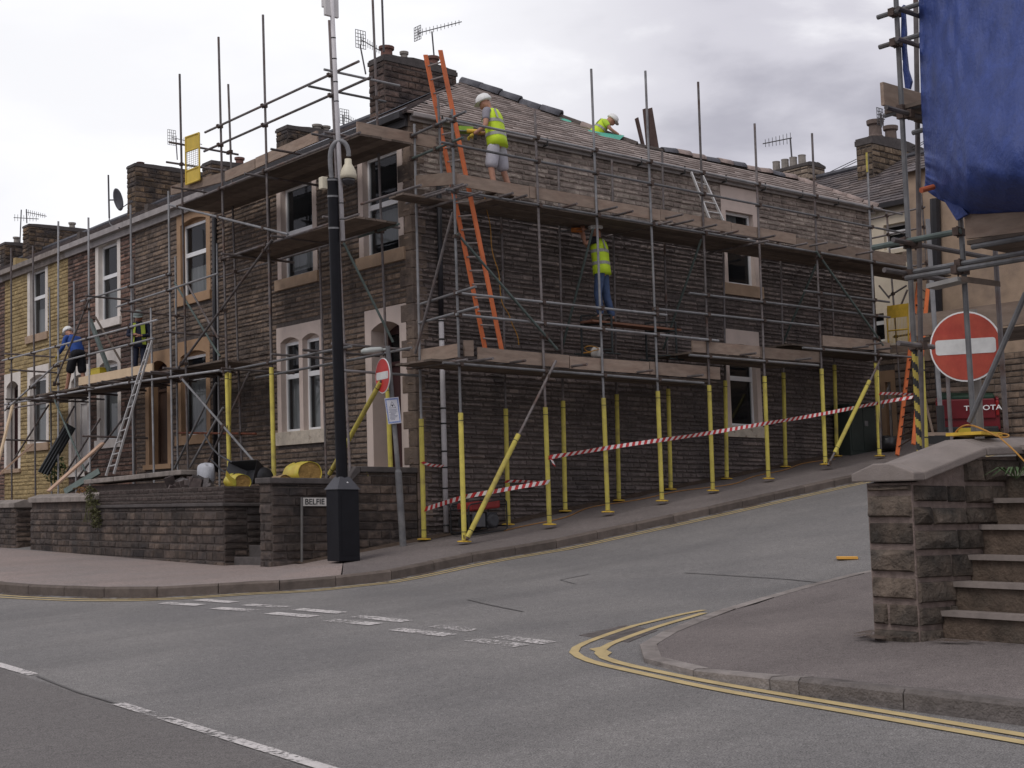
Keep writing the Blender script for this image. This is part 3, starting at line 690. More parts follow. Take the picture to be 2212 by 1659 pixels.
    # lead and step flashing below the big chimney
    fl = MB(); Lf = lambda s, t: Tf(s, t, .05)
    fl.quad(Lf(1.0, .6), Lf(8., .6), Lf(8, 1.1), Lf(1.6, 1.1)); 
    fl.quad(Lf(5.2, 3.), Lf(6.1, 3.), Lf(6.1, 6.3*.76), Lf(5.2, 6.3*.76)); fl.build('flashing', LEAD, rf)
    c0 = FR(829, 112, 3.5); c1 = FR(797, 125, 3.5); u1 = SD(985, 160, c0[1])[0]
    chimney(rf, 3.5, u1, c0[1], c1[1], 9.1, c0[2], M('sooty_chimney_stone', (.135, .09, .07), .9, .35, 8, .6, 40, island=.4, col2=(.05, .04, .04), s2=1.2, lo=.4, hi=.65), [(.14, .3, .17, POT), (.38, .28, .1, POTG), (.78, .32, .16, POT)], cap=.2)
    return h
def P_px_unused(p):
    q = MC @ (np.asarray(p, float)-CAM); return q[0]/q[2]*F+CX, q[1]/q[2]*F+CY
corner_house()
# ---- terraced houses to the left, each its own thing
def terrace(label, v0, v1, stone, zb, ups, lows, doors, dress, sill, chim=None, doormat=None, pipe=True, wallmo=MORTAR):
    h = thing('terraced_house', label, 'house', (0, (v0+v1)/2, zb), 'terraced houses along the main road'); op = []
    for k, (a, b, z0, z1) in enumerate(ups): op.append(opening(h, 'v', 0, -1, a, b, z0, z1, dress, sill, sh=.22, lh=.36, rise=.09, jw=.2, transom=.58, curtains=((.0, .35, 0, 1), (.35, 1, .0, .42)) if k % 2 == 0 else ()))
    for (a, b, z0, z1) in lows: op.append(opening(h, 'v', 0, -1, a, b, z0, z1, dress, sill, sh=.22, lh=.36, rise=.10, jw=.2, transom=.72, curtains=((.4, 1, 0, .7),)))
    for (a, b, z0, z1) in doors: op.append(opening(h, 'v', 0, -1, a, b, z0, z1, dress, sill, kind='door', sh=.12, lh=.4, rise=.16, jw=.2, depth=.28, doormat=doormat, fm=doormat or DOORM))
    mb = MB(); mo = MB(); stones(mb, 'v', 0, -1, v0, v1-.01, zb-.6, EZ-.05, .115, .18, .5, op, depth=(.006, .024)); wallplate(mo, 'v', 0, -1, v0+.002, v1, zb-1, EZ, op)
    mo.box((.25, v1-.2, zb-1), (9.6, v1, EZ+.4))
    buildm('wall', [(mb, stone), (mo, wallmo)], h)
    T = lambda s, t, k: V3(t, s, EZ+PITCH*t)+k*V3(-.478, 0, .878)
    mb = MB(); tiles(mb, T, [(v0, -.18), (v1, -.18), (v1, 4.79), (v0, 4.79)], .34, .24, lip=.03, jitter=.008)
    u = MB(); z = EZ+PITCH*4.79; u.quad(T(v0, -.12, -.01), T(v1, -.12, -.01), T(v1, 4.79, -.01), T(v0, 4.79, -.01)); u.quad((4.79, v0, z-.01), (4.79, v1, z-.01), (9.7, v1, EZ-.1), (9.7, v0, EZ-.1))
    rf = buildm('roof', [(mb, SLATE), (u, MORTAR)], h)
    r = MB(); r.path([(4.79, v0, z+.02), (4.79, (v0+v1)/2, z+.03), (4.79, v1, z+.02)], .1, 8); r.build('ridge', RIDGE, rf)
    g = MB(); g.box((-.24, v0, EZ-.2), (-.1, v1-.01, EZ-.06)); g.box((-.095, v0, EZ-.36), (-.035, v1-.01, EZ-.1)); g.build('gutter', GUTTER if stone is not STONE_Y else COPE, h)
    if chim: chimney(rf, *chim)
    return h
R_ = lambda *a: pxrect('F', 0, *a)
SOOT = M('sooty_terrace_chimney', (.115, .085, .065), .9, .35, 8, .6, 40, island=.4, col2=(.04, .035, .035), s2=1.2, lo=.4, hi=.62, islhue=(.2, .13, .07))
def chim_at(xl, yt, u0, w, length, pots):
    p = FR(xl, yt, u0); return (u0, u0+length, p[1]-w, p[1], 8.6, p[2], SOOT, pots, .14)
terrace('brown stone terraced house with brown window surrounds between the black pipe and the plank door', 8.0, 12.3, STONE_F, .6, [R_(383, 455, 446, 656)], [R_(384, 455, 733, 960)], [R_(315, 370, 758, 1014)], BROWND, BROWND, chim_at(597, 277, 4.0, .6, 2.2, [(.5, .25, .13, POTG), (.62, .25, .13, POTG)]), DOORB)
terrace('red brown stone terraced house with white arched window surrounds', 12.3, 16.8, STONE_R, .6, [R_(207, 261, 497, 708)], [R_(210, 262, 757, 968)], [R_(149, 196, 790, 1030)], WHITED, WHITED, chim_at(437, 352, 4.2, .6, 2.4, [(.45, .3, .14, POT)]), WHITEDOOR)
terrace('terraced house with front painted mustard yellow', 16.8, 21.9, STONE_Y, .7, [R_(60, 104, 556, 738)], [R_(60, 106, 790, 974)], [R_(10, 45, 806, 1022)], WHITED, SILLM, chim_at(275, 357, 4.2, .62, 3.2, [(.1, .12, .12, POT)]), DOORM, wallmo=STONE_Y)
terrace('dark stone terraced house at the far left edge beyond the yellow one', 21.9, 27.5, STONE_R, .7, [(23.2, 24.4, 4.9, 7.2)], [(23.2, 24.4, 1.8, 4.)], [(25.4, 26.4, .8, 3.9)], WHITED, SILLM, chim_at(50, 486, 4.2, .62, 3.6, [(.5, .3, .13, POTG), (.92, .3, .13, POTG)]))
terrace('dark stone terraced house half hidden past the left edge', 27.5, 36., STONE_R, .7, [], [], [], WHITED, SILLM, (4.2, 7., 34.2, 34.8, 8.6, 10.8, SOOT, [(.2, .3, .13, POTG)], .14))
# ---------------------------------------------------------------- scaffolding
def at(x, y, pl): return (SD if pl[0] == 'S' else FR)(x, y, pl[1])
class Scaffold:
    def __init__(s, name, label, base):
        s.t = thing(name, label, 'scaffolding', base); s.poles = []; s.rails = []; s.nc = 0
    def pole(s, bot, top, pl, sleeve=None, mat=None, r=.0245, plate=True, base_gap=0.):
        a = at(*bot, pl) if len(bot) == 2 else V3(*bot); b = at(*top, pl) if len(top) == 2 else V3(*top)
        o = MB().tube(a, b, r, 10).build('standard', mat or RUSTT, s.t, smooth=False); s.poles.append((a, b))
        if sleeve is not None:
            d = _n(b-a); m = sleeve if not isinstance(sleeve, tuple) else at(*sleeve, pl)
            L = np.dot(m-a, d) if not np.isscalar(m) else m
            s.sleeve(a+d*.03, a+d*L, o)
        if plate:
            MB().lathe(a+V3(0, 0, -.01), [(.12, 0), (.13, .01), (.125, .022), (.05, .03)], 8, sx=1.1, sy=.8).build('base_plate', YELP if sleeve is not None else COUPL, o)
        return o
    def sleeve(s, p, q, par, r=.044):
        d = _n(q-p); L = np.linalg.norm(q-p); sl = MB().tube(p, q, r, 12); bd = MB()
        for f in (.13, L-.14): bd.tube(p+d*f, p+d*(f+.012), r+.0025, 12)
        return buildm('sleeve', [(sl, YEL), (bd, BLACKB)], par)
    def tube(s, kind, a, b, pl, pl2=None, mat=None, r=.0245, clamp=True):
        p = at(*a, pl) if len(a) == 2 else V3(*a); q = at(*b, pl2 or pl) if len(b) == 2 else V3(*b)
        o = MB().tube(p, q, r, 8).build(kind, mat or GALV, s.t)
        if clamp: s.rails.append((p, q))
        return o
    def board(s, kind, p, q, wv, tv, mat=None):
        """board from p to q, wv = full width vector, tv = full thickness vector"""
        p, q, wv, tv = map(np.asarray, (p, q, wv, tv))
        return MB().obox((p+q)/2, (q-p)/2, wv/2, tv/2).build(kind, mat or BOARD, s.t)
    def toe(s, a, b, pl, h=.22, th=.038, mat=None, n=1, gap=.012):
        p, q = at(*a, pl), at(*b, pl); nrm = V3(0, 1, 0) if pl[0] == 'S' else V3(1, 0, 0)
        for i in range(n):
            x, y = p+(q-p)*i/n, p+(q-p)*(i+1)/n; g = _n(q-p)*gap/2; k = V3(0, 0, rnd.uniform(-.012, .012))
            s.board('toe_board', x+g-V3(0, 0, h/2)+k, y-g-V3(0, 0, h/2)+k, V3(0, 0, h), nrm*th, mat)
    def deck(s, axis, a0, a1, c0, c1, z, w=.225, L=3.9, skip=None, mat=None):
        c = c0; k = 0
        while c+w <= c1+.05:
            a = a0-(k % 2)*.0
            while a < a1-.2:
                b = min(a+L, a1); x0, x1 = a+.006, b-.006
                if skip and skip[0] < (c+w/2) < skip[1] and x0 < skip[3] and x1 > skip[2]: x0 = skip[3]
                if x1-x0 > .15:
                    zz = z+rnd.uniform(-.006, .006); m = MB()
                    if axis == 'u': m.box((x0, c+.006, zz-.038), (x1, c+w-.006, zz))
                    else: m.box((c+.006, x0, zz-.038), (c+w-.006, x1, zz))
                    m.build('deck_board', mat or BOARDD, s.t)
                a = b
            c += w; k += 1
    def couplers(s, lim=96):
        for (a, b) in s.poles:
            for (p, q) in s.rails:
                if s.nc >= lim: return
                u, w = b-a, q-p; w0 = a-p; A_, B_, C_ = u@u, u@w, w@w; D_, E_ = u@w0, w@w0; den = A_*C_-B_*B_
                if den < 1e-4: continue
                sc_, tc_ = (B_*E_-C_*D_)/den, (A_*E_-B_*D_)/den
                if not (0 <= sc_ <= 1 and -.02 <= tc_ <= 1.02): continue
                x, y = a+u*sc_, p+w*tc_
                if np.linalg.norm(x-y) < .13:
                    c = (x+y)/2; d = _n(w); e = _n(u); n = _n(np.cross(d, e)); m = MB()
                    m.obox(x, e*.03, _n(np.cross(e, n))*.036, n*.038); m.obox(y, d*.03, e*.036, n*.038)
                    m.tube(c+n*.03+e*.05, c+n*.03-e*.055, .009, 6)
                    m.build('coupler', COUPL, s.t); s.nc += 1
SO, SI = ('S', -1.6), ('S', -.35); SL = ('S', -1.655)
def side_scaffold():
    s = Scaffold('side_scaffolding', 'long tube scaffold on yellow sleeved legs against the side wall of the corner house', (5, -1.6, 0))
    outer = [((1003, 1170), (976, 236), (998, 892)), ((1187, 1133), (1155, 238), (1180, 880)), ((1313, 1106), (1277, 149), (1303, 860)), ((1430, 1082), (1394, 153), (1421, 845)),
             ((1540, 1060), (1508, 177), (1530, 832)), ((1660, 1034), (1630, 267), (1652, 813)), ((1783, 1003), (1754, 288), (1777, 797)), ((1900, 985), (1873, 332), (1891, 784))]
    for i, (b, t, m) in enumerate(outer): s.pole(b, t, SO, m, GALV if i in (0, 2, 3, 7) else RUSTT)
    s.pole((916, 1165), (895, 268), SI, (910, 905), GALV)
    for b, m, ty in [((1098, 1133), (1091, 883), 425), ((1221, 1104), (1215, 866), 345), ((1337, 1081), (1331, 852), 345), ((1449, 1057), (1442, 840), 327), ((1570, 1034), (1566, 822), 470), ((1697, 1008), (1691, 805), 505), ((1808, 985), (1801, 788), 530)]:
        dx = (m[0]-b[0])/(m[1]-b[1]); s.pole(b, (b[0]+dx*(ty-b[1])*.8, ty), SI, m, RUSTT)
    s.pole((955, 405), (946, 206), ('S', -1.1), None, GALV, plate=False)                                # short post of the ladder gate
    T = lambda k, x1, y1, x2, y2, pl=SL, pl2=None, m=None: s.tube(k, (x1, y1), (x2, y2), pl, pl2, m)
    T('guard_rail', 962, 256, 1949, 463); T('guard_rail', 952, 307, 1953, 504)
    T('ledger', 962, 409, 1632, 521.5, m=GALV); T('ledger', 1652, 526, 1972, 580, m=GALV)
    T('ledger', 962, 415, 1940, 560, ('S', -.3), m=RUSTT)
    T('guard_rail', 985, 632.5, 1440, 680.5, m=GALVB); T('guard_rail', 1415, 667, 1768, 704.5); T('guard_rail', 1489, 633, 1922, 685.5); T('guard_rail', 1737, 628, 1921, 652.5)
    T('guard_rail', 985, 679, 1552, 736, m=GALVB); T('guard_rail', 1737, 627, 1738, 628.5)
    T('ledger', 957, 783.5, 1520, 827.5); T('ledger', 1489, 767, 1768, 789.5); T('ledger', 1734, 751, 1975, 772)
    for a, b in (((960, 797), (1545, 832)), ((1480, 777), (1790, 797)), ((1730, 760), (1900, 778))): s.tube('ledger', a, b, ('S', -.3), None, RUSTT)
    # returns at the street corner, running back along the end of the scaffold
    E = ('F', -.2)
    for (a, b, m) in (((885, 295), (1006, 241), GALV), ((886, 344), (1000, 297), GREENT), ((908, 657), (1028, 619), GALV), ((905, 698), (1032, 663), GALV), ((900, 427), (1000, 398), RUSTT), ((886, 796), (990, 777), RUSTT)): s.tube('guard_rail', a, b, E, None, m)
    # transoms: tips seen outside the ledger
    for x, y in [(909, 400), (1009, 399), (1040, 415), (1108, 417), (1138, 422), (1246, 440), (1333, 447), (1367, 456), (1475, 463), (1452, 478), (1498, 475.5), (1548, 485.5), (1595, 499), (1674, 509), (1660, 520), (1744, 525.5), (1787, 524), (1828, 533), (1887, 543)]:
        p = SD(x, y, -2.05); s.tube('transom', (p[0], -2.05, p[2]), (p[0], -.18, p[2]+.0), SL, None, RUSTT, clamp=False)
    for x, y in [(1009, 777), (1065, 774), (1135, 779), (1268, 787), (1410, 800), (1519, 810), (1633, 763), (1753, 774), (1876, 748), (1925, 752), (1905, 741)]:
        p = SD(x, y, -2.0); s.tube('transom', (p[0], -2.0, p[2]), (p[0], -.18, p[2]+.0), SL, None, RUSTT, clamp=False)
    # toe boards and decks
    TB = ('S', -1.555)
    s.toe((983, 374), (1425, 452.5), TB, n=3); s.toe((1425, 453), (1718, 506), TB, n=2, mat=BOARD); s.toe((1718, 513), (1955, 552), TB, h=.24)
    s.toe((899, 381), (985, 373), ('F', -.15), h=.22); 
    s.toe((1031, 749), (1228, 767), TB, h=.235); s.toe((1229, 768), (1401, 781), TB, h=.235); s.toe((1402, 781.5), (1554, 794), TB, h=.25)
    s.toe((910, 754), (992, 741), ('F', -.15), h=.24); s.toe((1001, 736), (1022, 736), TB, h=.28)
    s.toe((1494, 736), (1640, 748), TB, h=.23); s.toe((1640, 748.5), (1770, 759.5), TB, h=.23); s.toe((1775, 724), (1886, 734), TB, h=.23); s.toe((1886, 734), (1921, 740.5), TB, h=.23)
    zt = SD(1372, 481, -1.655)[2]+.075
    s.deck('u', -.75, 14.6, -1.5, -.25, zt, skip=(-1.5, -.75, -.9, .75))
    for a, b, x, y in ((-.7, 6.35, 1200, 802), (5.6, 9.25, 1630, 778), (8.7, 12.6, 1850, 761)):
        s.deck('u', a, b, -1.5, -.25, SD(x, y, -1.655)[2]+.075)
    # braces
    BR = ('S', -1.70)
    T('brace', 988, 505, 1204, 755, BR, m=GREENT); T('brace', 1763, 543, 1908, 746, BR, m=GREENT)
    s.tube('brace', (978, 459), (897, 764), ('S', -1.55), ('S', -.4), RUSTT)
    for a, b in (((1281, 494), (1213, 757)), ((1515, 517), (1433, 754)), ((1763, 572), (1690, 744))): s.tube('brace', a, b, ('S', -1.5), ('S', -.25), GREENT, clamp=False)
    o = T('brace', 1008, 1164, 1201, 779, BR, m=RUSTT); s.sleeve(SD(1010, 1161, -1.7), SD(1120, 939, -1.7), o)
    o = T('brace', 1789, 1005, 1904, 773, BR, m=RUSTT); s.sleeve(SD(1803, 978, -1.7), SD(1878, 823, -1.7), o)
    o = T('standard', 1903, 970, 1897, 790, ('S', -1.75), m=RUSTT); s.sleeve(SD(1903, 968, -1.75), SD(1897, 800, -1.75), o, .022)
    T('standard', 1873.5, 372, 1872, 330, ('S', -1.6), m=YEL)
    s.tube('brace', (1907, 880), (1918, 838), ('S', -1.6), ('S', -.4), GALV, clamp=False)
    s.couplers()
    return s
side_scaffold()
FO, FI = ('F', -1.4), ('F', -.35); FL = ('F', -1.455)
def front_scaffold():
    s = Scaffold('front_scaffolding', 'tube scaffold with high boarded platform against the front of the corner house', (-1.4, 4, .5))
    gz = .42
    def full(top, via, pl, sl=None, m=RUSTT, **k):       # leg carried down to the garden ground
        a, b = at(*top, pl), at(*via, pl); d = (b-a)/(b[2]-a[2]); f = a+d*(gz-a[2]); s.pole(tuple(f), tuple(a), pl, sl, m, **k)
    full((711, 44), (721, 260), FO); full((568, 32), (592, 1033), FO, (584, 794)); full((472, 80), (490, 800), FO, (487, 805)); full((388, 160), (404, 900), FO)
    full((805, 0), (834, 754), FI, 2.0); full((690.6, 536), (697, 754), FI); full((581, 430), (586.5, 754), FI); full((493, 182), (510, 656), FI)
    o = s.tube('standard', (495.5, 1004), (497, 790), ('F', -1.25), None, RUSTT, clamp=False); s.sleeve(FR(495, 1000, -1.25), FR(497, 806, -1.25), o, .03)
    T = lambda k, x1, y1, x2, y2, pl=FL, pl2=None, m=RUSTT: s.tube(k, (x1, y1), (x2, y2), pl, pl2, m)
    T('guard_rail', 443, 286, 775, 132.5); T('guard_rail', 441, 327, 803, 166)
    T('ledger', 402, 437, 716, 311); T('ledger', 716, 311, 778, 286); T('ledger', 470, 448, 862, 310, ('F', -.3))
    # across the end, running back to the wall
    def back(k, x1, y1, x2, y2, m=GALV):
        a = FR(x1, y1, -1.75); d = ray(x2, y2); t = (a[1]-CAM[1])/d[1]; b = CAM+d*t; b[2] = a[2]+.25*(b[2]-a[2]); s.tube(k, tuple(a), tuple(b), FL, None, m)
    for q in ((700, 150, 863, 185), (666, 186, 833, 217)): back('guard_rail', *q)
    for q in ((365, 307, 515, 339), (359, 350, 491, 366)): back('guard_rail', *q, m=RUSTT)
    for x, y in ((370, 404), (528, 375), (585, 322), (673, 289), (700, 285)):
        p = FR(x, y, -1.85); s.tube('transom', (-1.85, p[1], p[2]), (-.15, p[1], p[2]), FL, None, RUSTT, clamp=False)
    zt = FR(600, 358, -1.455)[2]+.075
    v0, v1 = FR(770, 282, -1.4)[1], FR(372, 440, -1.4)[1]
    s.deck('v', v0, v1, -1.32, -.2, zt)
    TB = ('F', -1.36)
    s.toe((686, 283), (553, 342), TB, h=.21); s.toe((552, 343), (487, 371), TB, h=.21); s.toe((480, 372), (370, 401), TB, h=.2)
    p = FR(686, 255, -1.36); z = p[2]; s.board('toe_board', (-1.36, v0+.05, zt+.1), (.35, v0+.05, zt+.1), V3(0, 0, .22), V3(0, .038, 0))
    # lower working platform
    T('ledger', 474, 561, 775, 463); T('ledger', 474, 599, 829, 494, ('F', -.3)); T('ledger', 775, 512, 862, 484, ('F', -.45), m=GREENT)
    zt = FR(620, 514, -1.455)[2]+.06
    s.deck('v', FR(762, 465, -1.4)[1], FR(485, 555, -1.4)[1], -1.35, -.35, zt)
    for x, y in ((585, 509), (697, 468), (478, 548)):
        p = FR(x, y, -1.75); s.tube('transom', (-1.75, p[1], p[2]), (-.1, p[1], p[2]), FL, None, RUSTT, clamp=False)
    # bottom lift
    T('ledger', 479, 803, 759, 748, m=GALV); T('ledger', 553, 816, 827, 764, ('F', -.9), m=GALV); T('ledger', 700, 790, 889, 751, ('F', -.4), m=GALV)
    for x, y in ((654, 756), (586, 765), (716, 742), (478, 796), (735, 800)):
        p = FR(x, y, -1.75); s.tube('transom', (-1.75, p[1], p[2]), (-.1, p[1], p[2]), FL, None, GALV if x == 735 else RUSTT, clamp=False)
    BR = ('F', -1.5)
    T('brace', 367, 443, 622, 506, BR, m=GALV); T('brace', 588, 518, 385, 795, BR, m=RUSTT); T('brace', 389, 814, 582, 1035, BR, m=GALV)
    s.tube('brace', (742, 524), (849, 739), ('F', -1.35), ('F', -.45), GREENT, clamp=False)
    T('brace', 539, 803, 440, 1020, ('F', -.8), m=RUSTT); T('brace', 387, 935, 553, 937, ('F', -.35), m=M('rust_red_tube', (.2, .07, .04), .7, .3, 8, metal=.3))
    T('brace', 467, 827, 377, 1012, ('F', -1.2), m=GALV); T('brace', 482, 880, 410, 1010, ('F', -1.0), m=GALV)
    o = T('brace', 700, 1045, 824, 822, ('F', -1.1), m=RUSTT); s.sleeve(FR(712, 1024, -1.1), FR(822, 826, -1.1), o)
    s.couplers()
front_scaffold()
def terrace_scaffold():
    s = Scaffold('terrace_scaffolding', 'low bright tube scaffold along the terraced houses beside the yellow front', (-1.4, 11, .5)); gz = .42
    def full(top, via, pl, m=GALVB, g=gz, **k):
        a, b = at(*top, pl), at(*via, pl); d = (b-a)/(b[2]-a[2]); f = a+d*(g-a[2]); s.pole(tuple(f), tuple(a), pl, None, m, **k)
    full((126, 478), (126, 900), FO); full((191, 470), (194, 900), FO); full((282, 443), (287, 900), FO); full((364, 413), (371, 900), FO)
    full((71, 531), (75, 900), FO, RUSTT); full((24, 536), (25, 900), FO, RUSTT)
    full((160, 608), (163, 900), FI); full((107, 621), (110, 900), FI); full((288, 560), (290, 860), FI, RUSTT); full((379, 553), (383, 900), FI); full((469, 526), (473, 900), FI); full((326, 665), (330, 880), ('F', -1.3), GALVB)
    T = lambda k, x1, y1, x2, y2, pl=FL, pl2=None, m=GALVB: s.tube(k, (x1, y1), (x2, y2), pl, pl2, m)
    T('guard_rail', 5, 779, 340, 691); T('guard_rail', 127, 782, 332, 731); T('guard_rail', 175, 651, 367, 591); T('guard_rail', 252, 663, 471, 591)
    T('ledger', 10, 874, 282, 825); T('ledger', 270, 828, 475, 800); T('ledger', 12, 884, 470, 810, ('F', -.3), m=RUSTT)
    for k, (x, y) in enumerate(((12, 862), (55, 862), (85, 856), (112, 846), (170, 836), (210, 827), (219, 824), (272, 815), (311, 805), (325, 803), (352, 795))):
        p = FR(x, y, -1.85); s.tube('transom', (-1.85, p[1], p[2]), (-.15, p[1], p[2]), FL, None, RUSTT, clamp=False)
    def back(k, x1, y1, x2, y2, m=RUSTT, u=-1.75):
        a = FR(x1, y1, u); d = ray(x2, y2); t = (a[1]-CAM[1])/d[1]; b = CAM+d*t; b[0] = min(b[0], -.1); b[2] = a[2]; s.tube(k, tuple(a), tuple(b), FL, None, m)
    for q in ((260, 671, 485, 687), (357, 717, 485, 726), (20, 799, 130, 802), (185, 639, 310, 650), (10, 764, 130, 772), (12, 950, 110, 952), (178, 942, 320, 945)): back('transom', *q)
    s.deck('v', FR(475, 800, -1.4)[1], FR(20, 872, -1.4)[1], -1.35, -.25, FR(250, 825, -1.455)[2]+.08)
    s.toe((331, 785), (171, 816), ('F', -1.38), h=.2, mat=PLY); 
    BR = ('F', -1.5)
    T('brace', 192, 647, 119, 826, BR, m=RUSTT); T('brace', 10, 887, 127, 782, BR); T('brace', 377, 610, 475, 770, ('F', -.9), m=GREENT); T('brace', 405, 615, 472, 732, ('F', -.6), m=RUSTT)
    T('brace', 117, 862, 185, 1020, BR, m=GREENT); T('brace', 216, 905, 140, 1025, ('F', -1.1), m=RUSTT); T('brace', 267, 902, 168, 1032, ('F', -.9), m=RUSTT); T('brace', 160, 878, 90, 1010, ('F', -.7), m=RUSTT); T('brace', 105, 875, 25, 1000, ('F', -.7), m=RUSTT)
    s.couplers()
    # things left on and under it
    def plank(label, name, a, b, u0, u1, w, th, mat, cat, group=None):
        p, q = FR(*a, u0), FR(*b, u1); d = _n(q-p); wv = _n(np.cross(d, V3(1, .0, 0))); tag(MB().obox((p+q)/2, (q-p)/2, wv*w/2, _n(np.cross(d, wv))*th/2).build(name, mat), label, cat, group)
    plank('thick dark green batten leaning beside the white arched window above the platform', 'batten', (195, 692), (237, 805), -.6, -.9, .13, .06, GREENT, 'batten')
    plank('thin grey batten leaning under the white window sill', 'batten', (206, 685), (262, 782), -.5, -.7, .05, .03, BOARDD, 'batten')
    LW = M('fresh_sawn_plank', (.46, .31, .22), .8, .15, 4)
    plank('fresh sawn plank sloping from the garden wall below the aluminium ladder', 'plank', (105, 1061), (222, 957), -2.6, -1.3, .2, .04, LW, 'plank')
    plank('fresh sawn plank sloping down past the yellow house lower window', 'plank', (-8, 1030), (71, 960), -2.6, -1.6, .12, .04, LW, 'plank')
    plank('pale plank leaning steeply at the left edge before the white door surround', 'plank', (-4, 1000), (27, 876), -2.0, -1.5, .17, .04, PLY, 'plank')
    for k in range(4): plank('dark plank in a steep bundle leaning against the yellow house scaffold', 'dark_plank', (84+k*6, 1020+k*2), (146+k*5, 915+k*3), -1.9+.1*k, -1.25+.06*k, .06, .05, M('black_wet_plank', (.03, .033, .035), .7, .3, 6), 'plank', 'dark planks leaning in a bundle')
    plank('dark green painted board lying on the garden wall coping', 'plank', (140, 1063), (215, 1018), -2.6, -2.0, .16, .05, GREENT, 'plank')
    b = MB(); p = FR(213, 806, -.9); b.obox(p, V3(0, .36, 0), V3(.12, 0, 0), V3(0, 0, .1)); b.box(p+V3(-.13, -.37, .09), p+V3(.13, .37, .11)); tag(b.build('tool_tray', M('yellow_plastic_tray', (.55, .42, .03), .5, .1)), 'yellow plastic tray standing on the platform below the white arched window', 'tray')
terrace_scaffold()
UR = -3.76
def right_scaffold():
    s = Scaffold('near_scaffolding', 'near thick tube scaffold at the right edge holding the blue tarpaulin', (UR, -13.8, .3)); PL = ('F', UR)
    T = lambda k, x1, y1, x2, y2, pl=PL, pl2=None, m=NEART, r=.0245: s.tube(k, (x1, y1), (x2, y2), pl, pl2, m, r)
    p0 = s.pole((1987, 985), (1935, -10), PL, None, NEART, plate=False)
    a, b = s.poles[-1]; d = _n(b-a); L = 1.05; X = _n(np.cross(d, (1., 0, 0))); Y = np.cross(d, X); hz = (MB(), MB()); K, R = 16, 56
    g = lambda i, j: a+d*L*j/R+.0262*(math.cos(2*math.pi*i/K)*X+math.sin(2*math.pi*i/K)*Y)
    for j in range(R):
        for i in range(K): hz[int(((i/K)+j/8.) % 1 < .5)].quad(g(i, j), g(i+1, j), g(i+1, j+1), g(i, j+1))
    buildm('hazard_tape', [(hz[0], BLACKB), (hz[1], HAZY)], p0)
    s.pole((2104, 938), (2072, 425), PL, None, NEART, plate=False)
    s.pole((1992, 980), (1978, -10), ('F', UR+.55), None, RUSTT, plate=False); s.pole((2174, 935), (2140, 380), ('F', UR+1.2), None, RUSTT, plate=False)
    o = s.tube('standard', (1995, 975), (1984, 766), ('F', UR+.8), None, NEART); s.sleeve(FR(1995, 975, UR+.8), FR(1985, 771, UR+.8), o, .05)
    f = ('F', UR-.06)
    T('ledger', 1896, 37.6, 1990, 7, f); T('ledger', 1900, 102, 1990, 74, f); T('ledger', 1911, 250, 1990, 226, ('F', UR+.05)); T('ledger', 1972, 287, 2000, 279, f)
    T('ledger', 1886, 535, 2075, 499, f, m=GREENT, r=.028); T('ledger', 1975, 587, 2230, 543, f); T('ledger', 1957, 601, 2230, 556, ('F', UR-.12)); T('ledger', 2100, 534, 2230, 511, f)
    # tubes running back into the scaffold
    def back(k, x1, y1, x2, y2, v=None, m=RUSTT):
        a = FR(x1, y1, UR-.35); b = SD(x2, y2, a[1]); b[2] = a[2]; s.tube(k, tuple(a), tuple(b), PL, None, m)
    for q in ((1939, 18, 1990, 38), (1937, 83, 1990, 102), (1914, 232, 1995, 257), (1929, 518, 2138, 556), (1910, 583, 2057, 606), (1941, 741, 2016, 748)): back('transom', *q)
    T('brace', 2216, 633, 2094, 912, ('F', UR-.1)); 
    b1 = FR(2012, 620, UR-.14); b2 = FR(2080, 604, UR-.14); s.board('deck_board', b1, b2, V3(.0, 0, .04), V3(.16, 0, 0), M('bleached_board', (.26, .25, .235), .8, .15))
    b1 = FR(2088, 604, UR-.1); b2 = FR(2150, 612, UR+.3); s.board('deck_board', b1, b2, V3(.0, 0, .05), V3(.16, 0, 0), BOARDD)
    v = FR(1960, 230, UR)[1]
    z = FR(1921, 214, UR-.3)[2]; s.deck('v', v-1.2, v+.27, UR+.0, UR+.7, z+.02)
    s.board('toe_board', (UR+.7, v+.1, z+.14), (UR+.7, v-1.2, z+.14), V3(0, 0, .22), V3(.038, 0, 0)); s.board('toe_board', (UR-.1, v+.2, z+.14), (UR+.7, v+.2, z+.14), V3(0, 0, .22), V3(0, .038, 0))
    a, b = FR(2087, 488, UR-.03), FR(2240, 468, UR-.03); s.board('toe_board', a, b, V3(0, 0, .24), V3(.04, 0, 0))
    s.deck('v', -16.5, a[1], UR-.05, UR+1.0, a[2]-.14)
    a, b = FR(1975, 704, 0.), FR(2260, 668, 0.); s.board('toe_board', a, b, V3(0, 0, .27), V3(.04, 0, 0)); s.deck('v', b[1], a[1], .05, 1.1, a[2]-.15); s.pole((0.05, a[1]-.4, zr(0, a[1])+.1), (0.05, a[1]-.4, a[2]+.1), PL, None, RUSTT, plate=False)
    s.couplers()
    # tarpaulin: billowing sheet hung on the outside of the scaffold
    m = M('blue_tarpaulin', (.028, .052, .195), .5, .22, 9, .38, 32, spec=.4, stretch=(1, 1, .6))
    mb = MB(); nu, nv = 60, 60
    left = [(1984, -40), (1986, 100), (1990, 230), (1996, 330), (1999, 375), (1997, 408)]
    bot = [(1997, 408), (2012, 420), (2030, 432), (2052, 442), (2072, 452), (2090, 462), (2130, 462), (2175, 459), (2216, 457), (2320, 450), (2420, 446)]
    def interp(P, t):
        x = np.linspace(0, 1, len(P)); return np.interp(t, x, [p[0] for p in P]), np.interp(t, x, [p[1] for p in P])
    vs = []
